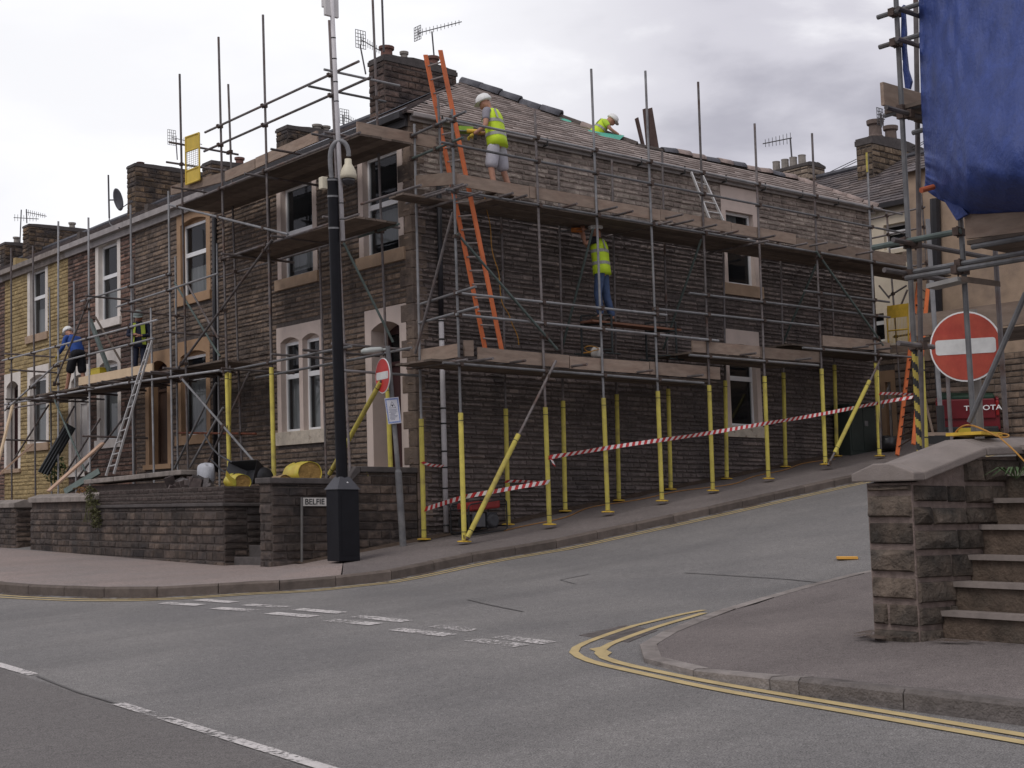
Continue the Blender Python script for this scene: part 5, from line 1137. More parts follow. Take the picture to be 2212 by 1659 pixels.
def signs():
    b = ZP(871, 1181, -.545); t = thing('sign_post', 'grey street lamp post leaning left with no entry disc and paper notice', 'sign post', b); PST = M('grey_post_paint', (.15, .15, .155), .5, .2, 5, col2=(.25, .24, .23), s2=3)
    P = lambda x, y: DPu(x, y, b)
    m = MB(); k = P(860.5, 1020); m.tube(b, k, .06, 14); m.tube(k, k+(P(850, 918)-k)*.06, .06, 14, r2=.042); m.tube(k+(P(850, 918)-k)*.06, P(837.5, 747), .042, 14); m.build('post', PST, t)
    m = MB(); a, e = P(838, 754), P(822, 756); m.tube(a, e, .022, 8); lp = P(803, 757); d = _n(P(783, 759)-P(824, 755)); m.lathe(lp, [(.03, -.2), (.06, -.15), (.075, 0), (.065, .14), (.03, .19)], 14, X=(0, 0, 1), Y=np.cross(d, (0, 0, 1)), Z=d, sx=.8); m.build('lamp_head', M('dirty_lamp_plastic', (.4, .42, .4), .4, .15, 6), t, smooth=True)
    dv = _n(V3(-.163, -.986, 0)); c = P(836, 812); n0 = _n(np.cross(dv, (0, 0, 1.))); n0 = n0 if np.dot(n0, CAM-c) > 0 else -n0
    disc_sign(None, c+n0*.08, dv, .31, t)
    # paper notice
    q = [P(833.6, 861), P(864, 858), P(870.6, 914), P(842, 917)]; dn = _n(V3(.55, -.83, 0)); nn = _n(np.cross(dn, (0, 0, 1.))); nn = nn if np.dot(nn, CAM-q[0]) > 0 else -nn
    q = [x+nn*.07 for x in q]; e = lambda s_, t_: (q[0]*(1-s_)+q[1]*s_)*(1-t_)+(q[3]*(1-s_)+q[2]*s_)*t_
    m = MB(); m.prism([e(0, 0), e(1, 0), e(1, 1), e(0, 1)], -nn*.004); no = m.build('notice', M('white_paper', (.62, .62, .66), .7, .05), t); bl = MB(); f = lambda s0, s1, t0, t1, k=.003: [x+nn*k for x in (e(s0, t0), e(s1, t0), e(s1, t1), e(s0, t1))]
    for r in ((.04, .96, .03, .085), (.04, .96, .915, .97), (.04, .12, .085, .915), (.88, .96, .085, .915)): bl.quad(*f(*r))
    bl.build('border', M('blue_print', (.22, .28, .5), .7, .35, 60), no); bk = MB()
    T = [e(.5, .14), e(.74, .40), e(.26, .40)]; ctr = sum(T)/3
    for i in range(3): x, y = T[i], T[(i+1) % 3]; bk.quad(x+nn*.003, y+nn*.003, ctr+(y-ctr)*.86+nn*.003, ctr+(x-ctr)*.86+nn*.003)
    bk.add([x+nn*.0035 for x in (e(.5, .36), e(.42, .29), e(.45, .26), e(.5, .29), e(.55, .26), e(.58, .29))], [(0, 1, 2, 3), (0, 3, 4, 5)]); bk.build('emblem', M('black_print', (.04, .04, .06), .7, .1), no); tx = MB()
    for k, (a, b_) in enumerate(((.2, .8), (.25, .75), (.2, .8), (.3, .7), (.2, .6), (.22, .8), (.2, .75), (.2, .6), (.24, .56))): y = .45+.048*k; tx.quad(*f(a, b_, y, y+.02))
    tx.build('text_lines', M('grey_print', (.25, .26, .33), .7, .3, 120), no)
    # right sign
    c = DP(2086, 748.5, 15.2); t = thing('no_entry_sign', 'large orange red no entry disc on a grey post behind the pillar wall', 'road sign', (c[0], c[1], zr(c[0], c[1])+.1)); dv = _n(V3(.367, -.932, 0)); n = disc_sign(None, c, dv, .375, t); n_ = n
    f0 = DPu(2106, 826, c)-n*.07; f1 = DPu(2113, 945, c)-n*.07; dd = (f0-f1)/(f0[2]-f1[2]); g = f1+dd*(zr(*f1[:2])+.1-f1[2]); tp = f1+dd*(c[2]+.4-f1[2]); MB().tube(g, tp, .05, 12).build('post', M('tan_grey_post', (.2, .18, .16), .6, .2, 5), t)
    # street name plate
    P = lambda x, y: SD(x, y, -.13); t = thing('street_name_sign', 'white street name plate with black capitals on low posts behind the black base box', 'sign', P(652, 1215)); a, b_ = P(654, 1075), P(654, 1093); w = 1.05; h = a[2]-b_[2]; m = MB(); m.box((b_[0], -.135, b_[2]), (b_[0]+w, -.125, a[2])); pl = m.build('name_plate', M('dirty_white_plate', (.6, .58, .54), .6, .15, 8), t); m = MB(); m.tube(P(652, 1222), P(652, 1074), .022, 8); m.build('sign_leg', M('grey_sign_leg', (.12, .115, .11), .6, .2), t); m = MB(); x = b_[0]+w-.05; m.tube((x, -.11, zw(x)-.2), (x, -.11, a[2]), .022, 8); m.build('sign_leg', MATS['grey_sign_leg'], t)
    text('BELFIE', V3(b_[0]+.035, -.139, b_[2]+.025), h*.98, (math.radians(90), 0, 0), BLACKB, pl, 1.02)
def text(s_, p, size, rot, mat, par, sx=1.):
    c = bpy.data.curves.new('lettering', 'FONT'); c.body = s_; c.size = size; c.extrude = .001; c.offset = size*.012; o = bpy.data.objects.new('lettering_curve', c); COL.objects.link(o)
    me = bpy.data.meshes.new_from_object(o.evaluated_get(bpy.context.evaluated_depsgraph_get())); bpy.data.objects.remove(o); me.materials.clear(); me.materials.append(mat)
    o = bpy.data.objects.new('lettering', me); COL.objects.link(o); BASE[o.name] = BASE[par.name]; o.parent = par; o.location = A @ (np.asarray(p)-BASE[par.name]); o.rotation_euler = rot; o.scale = (sx, 1, 1); return o
signs()
# ---------------------------------------------------------------- ladders
ORL = M('orange_ladder', (.62, .16, .055), .5, .12, 5, col2=(.4, .12, .06), s2=2, lo=.55, hi=.8); ALU = M('aluminium', (.5, .49, .48), .4, .15, 6, metal=.5)
def ladder(label, a0, a1, b0, b1, mat, w, d, step, rungmat=None, name='ladder', group=None):
    """a = one stile foot to top, b = the other; w x d stile section"""
    a0, a1, b0, b1 = map(np.asarray, (a0, a1, b0, b1)); t = thing(name, label, 'ladder', (a0+b0)/2, group); ax = _n(b0-a0)
    for p, q in ((a0, a1), (b0, b1)): dd = _n(q-p); n = _n(np.cross(dd, ax)); MB().obox((p+q)/2, (q-p)/2, ax*w/2, n*d/2).build('stile', mat, t, bevel=.006)
    L = np.linalg.norm(a1-a0); k = step*.8
    while k < L-.1: f = k/L; MB().tube(a0+(a1-a0)*f, b0+(b1-b0)*f, .016, 8).build('rung', rungmat or mat, t); k += step
    return t
ladder('long orange ladder rising from the lower platform past the roof edge at the house corner', SD(1048, 754, -.87), SD(919, 118, -.87), SD(1084, 757, -1.3), SD(951, 108, -1.3), ORL, .04, .085, .25, M('grey_rung', (.25, .22, .21), .5, .2))
ladder('slim aluminium ladder leaning on the terrace platform beside the red brown house', FR(229, 1028, -2.35), FR(322, 742, -1.55), FR(246, 1024, -2.35), FR(329, 735, -1.55), ALU, .03, .05, .27)
a0, b0 = SD(1533, 474, -1.0), SD(1563, 478, -1.0); ladder('short pale aluminium ladder leaning on the gutter above the upper side window', a0, SD(1493, 372, -.35), b0, SD(1518, 380, -.35), ALU, .03, .055, .28)
t = ladder('orange ladder standing on the pavement at the far end of the side scaffold', SD(1938, 983, -1.75), SD(1984, 610, -1.25), SD(1973, 960, -2.25), SD(2004, 625, -1.7), ORL, .045, .09, .25, M('dark_rung', (.07, .045, .035), .7, .2))
# ---------------------------------------------------------------- site things
def roll(label, c, ax, R, L, tab=False, mat=None):
    """roll of insulation wrapped in printed film, brown wool showing at the end"""
    ax = _n(ax); up = _n(V3(0, 0, 1)-ax*ax[2]); sd = np.cross(ax, up); t = thing('insulation_roll', label, 'insulation roll', np.asarray(c)-V3(0, 0, R), 'rolls lying behind the garden wall')
    def shell(prof, ph=0.):
        m = MB(); n = 26; vs = []; fs = []
        for r, h in prof:
            for i in range(n): a = 2*math.pi*i/n; k = 1+.03*math.sin(3*a+h*7+ph)+.015*math.sin(8*a+ph); vs.append(np.asarray(c)+ax*(h-L/2)+r*k*(math.cos(a)*sd+.94*math.sin(a)*up))
        for j in range(len(prof)-1):
            for i in range(n): fs.append((j*n+i, j*n+(i+1) % n, (j+1)*n+(i+1) % n, (j+1)*n+i))
        return m.add(vs, fs+[tuple(range((len(prof)-1)*n, len(prof)*n))])
    shell([(R*.3, -.01), (R*.9, 0), (R, L*.06), (R*1.01, L*.5), (R, L*.95), (R*.97, L+.015), (R*.93, L+.01), (R*.92, L-.03)], R*9).build('wrapper', mat or M('yellow_film', (.50, .38, .05), .45, .2, 6, .2, 30, col2=(.40, .40, .06), s2=3, lo=.5, hi=.7), t, smooth=True)
    shell([(R*.92, L-.04), (R*.915, L-.012), (R*.6, L-.008), (R*.3, L-.014), (R*.05, L-.008)], R*9).build('wool_end', M('brown_wool', (.34, .21, .07), .95, .25, 9, .5, 40), t)
    if tab: b = np.asarray(c)+ax*(L/2)+sd*R*.8; m = MB(); m.prism([b-up*.06, b+ax*.02-up*.02+sd*.1, b+up*.12+sd*.2, b+up*.22+sd*.19, b+up*.1+sd*.09, b+up*.04], ax*.01); m.build('torn_film', MATS['yellow_film'], t)
    m = MB()
    for k in range(6): a = 1.15+.16*k; q = np.asarray(c)+ax*(-.02+rnd.uniform(-.03, .03))+R*1.045*(math.cos(a)*sd+.94*math.sin(a)*up); m.obox(q, ax*rnd.uniform(.03, .07), _n(-math.sin(a)*sd+math.cos(a)*up)*.012, _n(math.cos(a)*sd+math.sin(a)*up)*.003)
    m.build('print', BLACKB, t)
roll('yellow wrapped insulation roll with a torn film tail behind the upper garden wall', FR(512, 1041, -2.2), (-.12, -.95, -.05), .165, .6, True)
roll('largest yellow wrapped insulation roll, left of the black camera post', FR(652, 1025, -2.0), (-.1, -.95, .02), .235, .7)
roll('small brown insulation roll lying in front of the largest yellow one', FR(606, 1041, -2.35), (-.12, -.95, 0), .13, .45, mat=M('brown_film', (.25, .17, .09), .7, .2))
roll('yellow wrapped insulation roll mostly hidden to the right of the black camera post', FR(764, 1030, -1.2), (-.1, -.95, 0), .16, .5)
def barrow():
    c = FR(518, 1020, -2.0); t = thing('wheelbarrow', 'black wheelbarrow tipped on its side behind the yellow rolls', 'wheelbarrow', c-V3(0, 0, .4)); BK = M('black_plastic_tub', (.025, .025, .028), .35, .2, 6, spec=.5); m = MB()
    W = V3(0, .62, 0); U_ = _n(V3(.25, 0, 1)); N_ = _n(np.cross(V3(0, 1, 0), U_))
    R = [(-1, -1), (1, -1), (1, 1), (-1, 1)]; rim = [c+W*i*.95+U_*j*.24 for i, j in R]; bot = [c+N_*.34+W*i*.6+U_*j*.15 for i, j in R]; ins = [c+N_*.02+W*i*.9+U_*j*.215 for i, j in R]; inb = [c+N_*.31+W*i*.56+U_*j*.13 for i, j in R]
    m.add(rim+bot+ins+inb, [(0, 1, 5, 4), (1, 2, 6, 5), (2, 3, 7, 6), (3, 0, 4, 7), (4, 5, 6, 7), (8, 9, 13, 12), (9, 10, 14, 13), (10, 11, 15, 14), (11, 8, 12, 15), (12, 13, 14, 15), (0, 1, 9, 8), (1, 2, 10, 9), (2, 3, 11, 10), (3, 0, 8, 11)]); m.build('tub', BK, t, bevel=.03)
    m = MB(); m.path(smooth([c+U_*.2+V3(-.1, .2, 0), c+U_*.32+V3(-.1, 1.0, .1), c+U_*.5+V3(-.1, 1.5, .3)], 1), .018, 8); m.path(smooth([c-U_*.1+V3(.2, .2, 0), c+V3(.2, 1.0, .0), c+U_*.2+V3(.1, 1.5, .1)], 1), .018, 8); m.build('handle', BK, t)
    w = c+V3(.25, -.5, -.1); MB().lathe(w, [(.06, -.04), (.17, -.04), (.19, 0), (.17, .04), (.06, .04)], 16, X=(1, 0, 0), Y=(0, 0, 1), Z=(0, 1, 0)).build('wheel', BK, t, smooth=True)
barrow()
def sack(label, c, s, mat, name='sack', cat='sack', sq=(1, 1, 1), seed=1):
    r = random.Random(seed); m = MB(); n = 14; vs = []; fs = []; K = 8
    for j in range(K+1):
        ph = math.pi*j/K
        for i in range(n):
            a = 2*math.pi*i/n; d = V3(math.sin(ph)*math.cos(a), math.sin(ph)*math.sin(a), math.cos(ph)); d = np.sign(d)*np.abs(d)**.62
            vs.append(np.asarray(c)+s*d*np.asarray(sq)*(1+r.uniform(-.1, .1)+.08*math.sin(3*a+seed)))
    for j in range(K):
        for i in range(n): fs.append((j*n+i, j*n+(i+1) % n, (j+1)*n+(i+1) % n, (j+1)*n+i))
    m.add(vs, fs); return tag(m.build(name, mat, smooth=True), label, cat)
sack('pale grey plastic sack leaning against the black wheelbarrow', FR(444, 1024, -2.2), .24, M('pale_grey_plastic', (.42, .43, .46), .5, .15, 8), sq=(.5, 1, .85), seed=3)
mb = MB()
for k in range(60):
    p = FR(rnd.uniform(372, 452), rnd.uniform(1034, 1052), -2.3+rnd.uniform(-.3, .2)); p[2] -= .05; a, b, c = [_n([rnd.gauss(0, 1) for _ in range(3)]) for _ in range(3)]; s_ = rnd.uniform(.05, .16); mb.obox(p, a*s_, _n(np.cross(a, b))*s_*.7, _n(np.cross(a, np.cross(a, b)))*s_*.35)
o = mb.build('rubble_heap', M('dark_rubble', (.075, .055, .05), .9, .4, 10, island=.6, islhue=(.12, .11, .11))); tag(o, 'dark heap of broken stone and rubble behind the garden wall', 'rubble'); o['kind'] = 'stuff'
def generator():
    u0, v0, z0 = .42, -.95, zw(.85)-.06; t = thing('generator', 'portable generator with red tank in a black tube frame at the wall foot', 'generator', (u0+.4, v0+.3, z0)); BK = M('black_generator_paint', (.025, .025, .027), .5, .2)
    m = MB(); L, W, H, r = .86, .55, .56, .014
    for w in (0, W): m.path([V3(u0, v0+w, z0+.04), V3(u0, v0+w, z0+H-.05), V3(u0+.05, v0+w, z0+H), V3(u0+L-.05, v0+w, z0+H+.1), V3(u0+L, v0+w, z0+H+.05), V3(u0+L, v0+w, z0+.14), V3(u0+L-.05, v0+w, z0+.1), V3(u0+.05, v0+w, z0+.02), V3(u0, v0+w, z0+.04)], r, 8)
    for x, z in ((u0, .06), (u0+L, .18), (u0, H-.1), (u0+L, H)): m.tube((x, v0, z0+z), (x, v0+W, z0+z), r, 8)
    m.build('frame', BK, t)
    m = MB(); m.obox((u0+.43, v0+W/2, z0+H-.02), V3(.34, 0, .035), V3(0, .22, 0), V3(0, 0, .075)); o = m.build('fuel_tank', M('dull_red_tank', (.24, .03, .028), .5, .2), t, bevel=.035); m = MB(); m.lathe((u0+.5, v0+W/2, z0+H+.05), [(.04, 0), (.045, .03), (.03, .04)], 12); m.build('filler_cap', BK, o)
    m = MB(); m.lathe((u0+.62, v0+.06, z0+.27), [(.1, 0), (.14, .04), (.14, .2), (.1, .3)], 16, X=(1, 0, 0), Y=(0, 0, 1), Z=(0, 1, 0)); m.box((u0+.5, v0+.12, z0+.14), (u0+.74, v0+.4, z0+.42)); m.build('engine', M('dark_grey_engine', (.05, .05, .055), .55, .3, 12), t, bevel=.01)
    m = MB(); m.lathe((u0+.06, v0+.28, z0+.24), [(.13, 0), (.14, .05), (.14, .36), (.1, .4)], 18, X=(0, 1, 0), Y=(0, 0, 1), Z=(1, 0, 0)); m.build('alternator', BK, t); m = MB(); m.box((u0+.08, v0-.012, z0+.16), (u0+.36, v0+.02, z0+.4)); m.build('control_panel', M('grey_panel', (.08, .08, .085), .5, .1), t, bevel=.008)
generator()
TW, TR = M('white_tape', (.66, .62, .6), .5, .1), M('red_tape', (.45, .03, .03), .5, .1)
def tape(label, pts, w=.075, twist=2.2):
    P = resample(smooth(pts, 2), .02); a = MB(); b = MB(); s = 0
    def fr(i):
        d = _n(P[min(i+1, len(P)-1)]-P[max(i-1, 0)]); n = _n(np.cross(d, (0, 0, 1.))); z = np.cross(n, d); th = .5*math.sin(i*.02*twist); return P[i], (z*math.cos(th)+n*math.sin(th))*w/2, d
    for i in range(len(P)-1):
        p, x, d = fr(i); q, y, e = fr(i+1); k = (i//4) % 2; sh = d*.035
        (a if k else b).add([p-x-sh, q-y-sh, q+y+sh, p+x+sh, p-x-sh+.001, q-y-sh+.001, q+y+sh+.001, p+x+sh+.001], [(0, 1, 2, 3), (7, 6, 5, 4)])
    o = buildm('barrier_tape', [(a, TW), (b, TR)]); return tag(o, label, 'barrier tape')
tape('red and white tape from the corner leg over the generator to the third yellow leg', [SD(x, y, v) for x, y, v in ((918, 1100, -.42), (925, 1098, -.5), (1001, 1073, -1.65), (1065, 1062, -1.66), (1120, 1052, -1.66), (1186, 1041, -1.655))])
tape('long red and white tape strung uphill along the outer yellow legs', [SD(x, y, -1.66) for x, y in ((1186, 988), (1230, 981), (1355, 960.5), (1500, 941), (1658, 914), (1780, 894), (1908, 868))] + [SD(1972, 858, -2.0)])
tape('short red and white tape end from the corner leg to the grey downpipe', [SD(x, y, v) for x, y, v in ((912, 998, -.42), (922, 1003, -.4), (938, 1006, -.3), (957, 1007, -.18))], .05)
tape('red and white tape between the inner leg and the outer leg above the generator', [SD(x, y, v) for x, y, v in ((1092, 1040, -.42), (1120, 1039, -.7), (1184, 1043, -1.6))], .05)
tape('upper red and white tape at the far end of the scaffold by the orange ladder', [SD(x, y, -1.8) for x, y in ((1900, 850), (1940, 850), (1976, 853))], .06)
tape('frayed tape end hanging from the third yellow leg', [SD(x, y, -1.67) for x, y in ((1187, 986), (1193, 995), (1197, 1006))], .04)
cable('orange cord hanging down beside the long orange ladder', [SD(x, y, -.7) for x, y in ((1047, 425), (1050, 450), (1060, 487), (1061, 532), (1068, 562), (1078, 587), (1081, 639), (1086, 660), (1099, 677), (1106, 700), (1118, 724), (1121, 745))], .009, ORC, 'cord')
def pav(u, v): zf = zw(u); return zf+(zr(u, -2.8)+KH-zf)*min(1, max(0, -v/2.8))
pts = []
for k in range(40): u = 1.2+k*.25; v = -.75-.25*math.sin(u*1.1)-.12*math.sin(u*2.9); pts.append(V3(u, v, pav(u, v)+.012))
cable('thin orange cable snaking along the pavement behind the yellow legs', pts, .010, M('dull_orange_cable', (.32, .16, .05), .6, .2))
def cabinet():
    v0, v1 = -.55, -.08; a, b = SD(1838, 968, v0), SD(1894, 962, v0); zt = SD(1865, 874, v0)[2]; z0 = pav(a[0], v0)-.1; t = thing('utility_cabinet', 'dark green utility cabinet against the wall at the far end of the scaffold', 'cabinet', (a[0], v0, z0)); G_ = M('dark_green_paint', (.035, .045, .04), .5, .2, 4); m = MB(); m.box((a[0], v0, z0), (b[0], v1, zt-.05)); m.build('body', G_, t, bevel=.012); m = MB(); m.box((a[0]-.03, v0-.03, zt-.05), (b[0]+.03, v1, zt)); m.build('lid', G_, t, bevel=.01)
    xm = (a[0]+b[0])/2; m = MB(); m.box((a[0]+.04, v0-.012, z0+.22), (xm-.01, v0, zt-.1)); m.box((xm+.01, v0-.012, z0+.22), (b[0]-.04, v0, zt-.1)); m.build('door', G_, t); m = MB(); m.box((xm+.05, v0-.03, zt-.5), (xm+.16, v0-.012, zt-.38)); m.build('lock_plate', GALV, t)
cabinet()
sack('black bin bag tied up on the pavement beside the far orange ladder', SD(1920, 957, -1.0), .22, M('black_bin_bag', (.02, .02, .022), .3, .2, 8, spec=.6), 'bin_bag', 'bin bag', sq=(1.1, 1, .75), seed=5)
p, q = DP(1992, 836, 16.), DP(2016, 938, 16.); t = thing('broom', 'wooden broom leaning near the no entry sign', 'broom', q); MB().tube(p, q, .013, 8).build('handle', BOARD, t); m = MB(); m.obox(q, V3(.16, -.1, 0), V3(.02, .03, 0), V3(0, 0, .02)); h = m.build('head', BOARD, t); m = MB(); m.obox(q-V3(0, 0, .06), V3(.15, -.095, 0), V3(.02, .03, 0), V3(0, 0, .045)); m.build('bristles', BLACKB, h)
g = DP(2035, 955, 16.5); t = thing('lamp_post', 'grey post with black lower sleeve beside the no entry sign', 'post', g); MB().tube(g-V3(0, 0, .4), g+V3(0, 0, .42), .045, 12).build('lower_sleeve', BLACKB, t); MB().tube(g+V3(0, 0, .42), g+V3(-.03, 0, 2.6), .027, 10).build('post', GALV, t)
def pickup():
    c = DP(2090, 885, 34.); fw = _n(V3(.83, .56, 0)); rt_ = V3(fw[1], -fw[0], 0); z0 = zr(c[0], c[1]); W = .72; g = V3(c[0], c[1], c[2]-1.0); t = thing('pickup_truck', 'red pickup truck with white lettered tailgate parked behind the no entry sign', 'pickup truck', g); RP = M('dark_red_car_paint', (.15, .012, .018), .35, .15, 3, spec=.4)
    fs = _n(fw+V3(0, 0, .13)); up = np.cross(rt_, fs); Q = lambda x, y, z: g+fs*x-rt_*y+up*z
    def bx(name, a, b, mat, par=None, bev=.03): c_, h = (np.asarray(a)+b)/2, np.abs(np.asarray(b)-a)/2; m = MB(); m.obox(Q(*c_), fs*h[0], rt_*h[1], up*h[2]); return m.build(name, mat, par or t, bevel=bev)
    bx('body', (.05, -W, .5), (4.6, W, 1.0), RP); bx('bed_side', (.06, W-.08, 1.0), (1.9, W, 1.26), RP); bx('bed_side', (.06, -W, 1.0), (1.9, -W+.08, 1.26), RP)
    tg = bx('tailgate', (0, -W+.1, .78), (.045, W-.1, 1.25), RP); bx('bumper', (-.14, -W+.05, .45), (.0, W-.05, .6), BLACKB); bx('cab', (2.0, -W+.06, 1.0), (3.5, W-.06, 1.42), RP, bev=.12); bx('rear_window', (1.985, -W+.2, 1.12), (2.0, W-.2, 1.36), GLASS, bev=.0); bx('load_cover', (.1, -W+.1, 1.0), (1.9, W-.1, 1.33), M('dark_green_sheet', (.015, .04, .025), .6, .2), bev=.04)
    for s in (-1, 1): bx('tail_light', (.0, s*(W-.05)-.04, .84), (.05, s*(W-.05)+.04, 1.2), M('tail_lamp_red', (.28, .02, .02), .3, .05))
    for s in (-1, 1):
        for x in (.85, 3.7): m = MB(); m.lathe(Q(x, s*(W-.1), .34), [(.19, -.09), (.32, -.1), (.34, 0), (.32, .1), (.19, .09)], 20, X=fs, Y=up, Z=rt_); m.build('wheel', BLACKB, t, smooth=True)
    bx('number_plate', (-.15, -.24, .47), (-.14, .24, .58), M('yellow_number_plate', (.55, .42, .05), .5, .05), bev=0)
    text('TOYOTA', Q(-.045, .08, .98), .165, (math.radians(90), 0, math.atan2(rt_[1], rt_[0])), WHITEP, tg, 1.25)
    p, q = Q(-.3, .55, 1.5), Q(2., -.6, 1.42); tag(MB().obox((p+q)/2, (q-p)/2, rt_*.04, V3(0, 0, .045)).build('timber', BOARD), 'pale length of timber resting over the red pickup truck', 'timber')
pickup()
# planks and felt left on the roof
def sheet(label, pts, mat, name, cat): 
    m = MB(); m.prism(pts, (.012, -.004, .008)); return tag(m.build(name, mat), label, cat)
FELT = M('green_roofing_felt', (.10, .40, .30), .6, .12, 6)
sheet('small piece of green roofing felt lifted at a gap in the ridge tiles', [SD(x, y, v) for x, y, v in ((1187, 253, 2.9), (1212, 255, 2.7), (1235, 261, 2.6), (1229, 268, 2.4), (1205, 262, 2.6))], FELT, 'roofing_felt', 'roofing felt')
sheet('large flap of green roofing felt in front of the worker kneeling behind the ridge', [SD(x, y, v) for x, y, v in ((1270, 281, 1.9), (1300, 287, 1.75), (1325, 291, 1.7), (1348, 293, 1.6), (1334, 306, 1.5), (1300, 298, 1.6), (1278, 291, 1.8))], FELT, 'roofing_felt', 'roofing felt')
for lab, P in (('thin dark batten standing up behind the roof ridge', ((1374, 256), (1379, 253), (1396, 326), (1391, 327))), ('narrow dark board standing behind the roof ridge beside a wider one', ((1391, 235), (1397, 233), (1407, 325), (1400, 326))), ('wide dark board standing up behind the roof ridge', ((1402, 234), (1409, 232), (1425, 328), (1405, 329)))):
    m = MB(); m.prism([SD(x, y, 1.75) for x, y in P], (0, .05, 0)); tag(m.build('roof_board', M('dark_weathered_board', (.10, .065, .055), .85, .25, 4, island=.1)), lab, 'board')
def trestle():
    zd = SD(1372, 800, -1.655)[2]+.06; z0 = SD(1330, 775, -.8)[2]; top = SD(1375, 708, -.8); t = thing('trestle', 'dark steel trestles carrying a red brown plank on the lower platform', 'trestle', (top[0], -.8, top[2]-1)); a, b = SD(1258, 690, -.8), SD(1466, 722, -.8); z = top[2]; BKS = M('dark_steel', (.03, .035, .035), .5, .2, 6)
    for k, (x1, x2) in enumerate(((1255, 1321), (1394, 1459))):
        m = MB(); p, q = SD(x1, 690, -.55), SD(x2, 700, -1.05); zb = z-.62
        for c in (p, q): m.tube((c[0], c[1], zb), (c[0], c[1], z+.16), .022, 8)
        m.tube((p[0], p[1], z-.02), (q[0], q[1], z-.02), .02, 8); m.tube((p[0], p[1], z+.16), (q[0], q[1], z+.16), .016, 8); m.tube((p[0], p[1], zb+.1), (q[0], q[1], zb+.1), .016, 8)
        for c in (p, q): m.tube((c[0]-.2, c[1], zb+.02), (c[0]+.2, c[1], zb+.02), .018, 6)
        m.build('trestle_frame', BKS, t)
    MB().box((a[0]+.1, -.98, z), (b[0]-.1, -.62, z+.04)).build('plank', M('red_brown_plank', (.2, .1, .065), .85, .25, 5), t)
    return z+.04
ZT = trestle()
p = SD(1279, 765, -1.2); cable('orange coil of cord lying on the lower platform behind the toe board', [p+V3(.22*math.cos(k*.7)*(1-.02*k), .12*math.sin(k*.7), .02*k*.4+.03*math.sin(k)) for k in range(20)], .01, ORC, 'cord_coil')
sack('crumpled pale dust sheet on the lower platform behind the toe board', SD(1290, 762, -1.2), .1, M('pale_dust_sheet', (.5, .48, .45), .8, .15), 'dust_sheet', 'dust sheet', seed=8)
# yellow loading gate standing on the front scaffold
def yellow_frame():
    a, b, c, d = FR(401, 297, -1.45), FR(430, 287, -1.45), FR(431, 388, -1.45), FR(402, 399, -1.45); t = thing('yellow_guard_panel', 'yellow framed guard panel with mesh centre hung on the front scaffold post', 'guard panel', d); e = lambda s, k: (a*(1-s)+b*s)*(1-k)+(d*(1-s)+c*s)*k; Y = M('yellow_guard_paint', (.60, .43, .07), .6, .1, 4); m = MB()
    for s in (0, 1): m.tube(e(s, 0), e(s, 1), .022, 8)
    for k in (0, .31, .72, 1): m.tube(e(0, k), e(1, k), .02, 8)
    m.build('frame', Y, t); m = MB()
    for k0, k1 in ((.02, .3), (.73, .98)): m.prism([e(.05, k0), e(.95, k0), e(.95, k1), e(.05, k1)], (.015, 0, 0))
    m.build('panel', Y, t); m = MB()
    for i in range(1, 7): m.tube(e(i/7, .31), e(i/7, .72), .004, 4)
    for i in range(1, 9): m.tube(e(0, .31+.41*i/9), e(1, .31+.41*i/9), .004, 4)
    m.build('mesh', M('grey_mesh_wire', (.3, .28, .25), .5, .1), t)
yellow_frame()
# ---------------------------------------------------------------- aerials and dish
def aerial(label, mast, boom, n, el, pl, grid=0, r=.014, pl2=None, vert=True):
    a, b = at(*mast[0], pl), at(*mast[1], pl); p, q = at(*boom[0], pl), at(*boom[1], pl2 or pl); t = thing('tv_aerial', label, 'aerial', a); MM = M('dull_aerial_metal', (.09, .085, .088), .5, .2, 8, metal=.5); MB().tube(a, b, r*1.2, 8).build('mast', MM, t); MB().tube(p, q, r*.8, 6).build('boom', MM, t); d = _n(q-p); e = V3(0, 0, 1) if vert else _n(np.cross(d, (0, 0, 1))); m = MB()
    for i in range(n): c = p+(q-p)*((i+.3)/n); l = el*(1-.35*i/n); m.tube(c-e*l, c+e*l, r*.45, 5)
    if grid:
        n2 = _n(np.cross(d, e)); c = p
        for k in np.linspace(-1, 1, 5): m.tube(c+n2*.14*k-e*grid, c+n2*.14*k+e*grid, r*.5, 5)
        for k in np.linspace(-1, 1, 6): m.tube(c+e*grid*k-n2*.14, c+e*grid*k+n2*.14, r*.5, 5)
    m.build('elements', MM, t)
aerial('tv aerial with long boom on a mast above the big corner chimney', ((938, 126), (933, 68)), ((902, 72), (997, 47)), 12, .09, ('S', 6.3), .17, .016)
aerial('tv aerial with grid reflector leaning on the left side of the corner chimney', ((790, 160), (778, 98)), ((779, 85), (822, 110)), 9, .12, ('F', 3.3), .22, .016)
aerial('small tv aerial peeping over the end toe board of the front platform', ((742, 275), (741, 248)), ((744, 252), (778, 270)), 9, .12, ('F', 5.), .2, .014)
aerial('tv aerial with short bars above the far pale chimney', ((1712, 362), (1707, 298)), ((1710, 298), (1648, 310.5)), 8, .18, ('F', 20.), 0, .022)
aerial('tv aerial with two booms on the far left chimney', ((43, 528), (46, 453)), ((30, 470), (83, 473)), 8, .14, ('F', 4.8), 0, .02)
aerial('tv aerial with crossed bars beside the far left chimney pots', ((58, 482), (57, 452)), ((56, 458), (100, 467)), 10, .12, ('F', 4.8), 0, .02)
aerial('tv aerial behind the yellow guard panel with wire reflector', ((383, 345), (380, 300)), ((371, 297), (436, 312)), 8, .1, ('F', 5.2), .25, .016)
aerial('small grid tv aerial on the cream house chimney', ((1904, 275), (1901, 245)), ((1901, 252), (1911, 258)), 3, .12, ('F', 18.9), .25, .022)
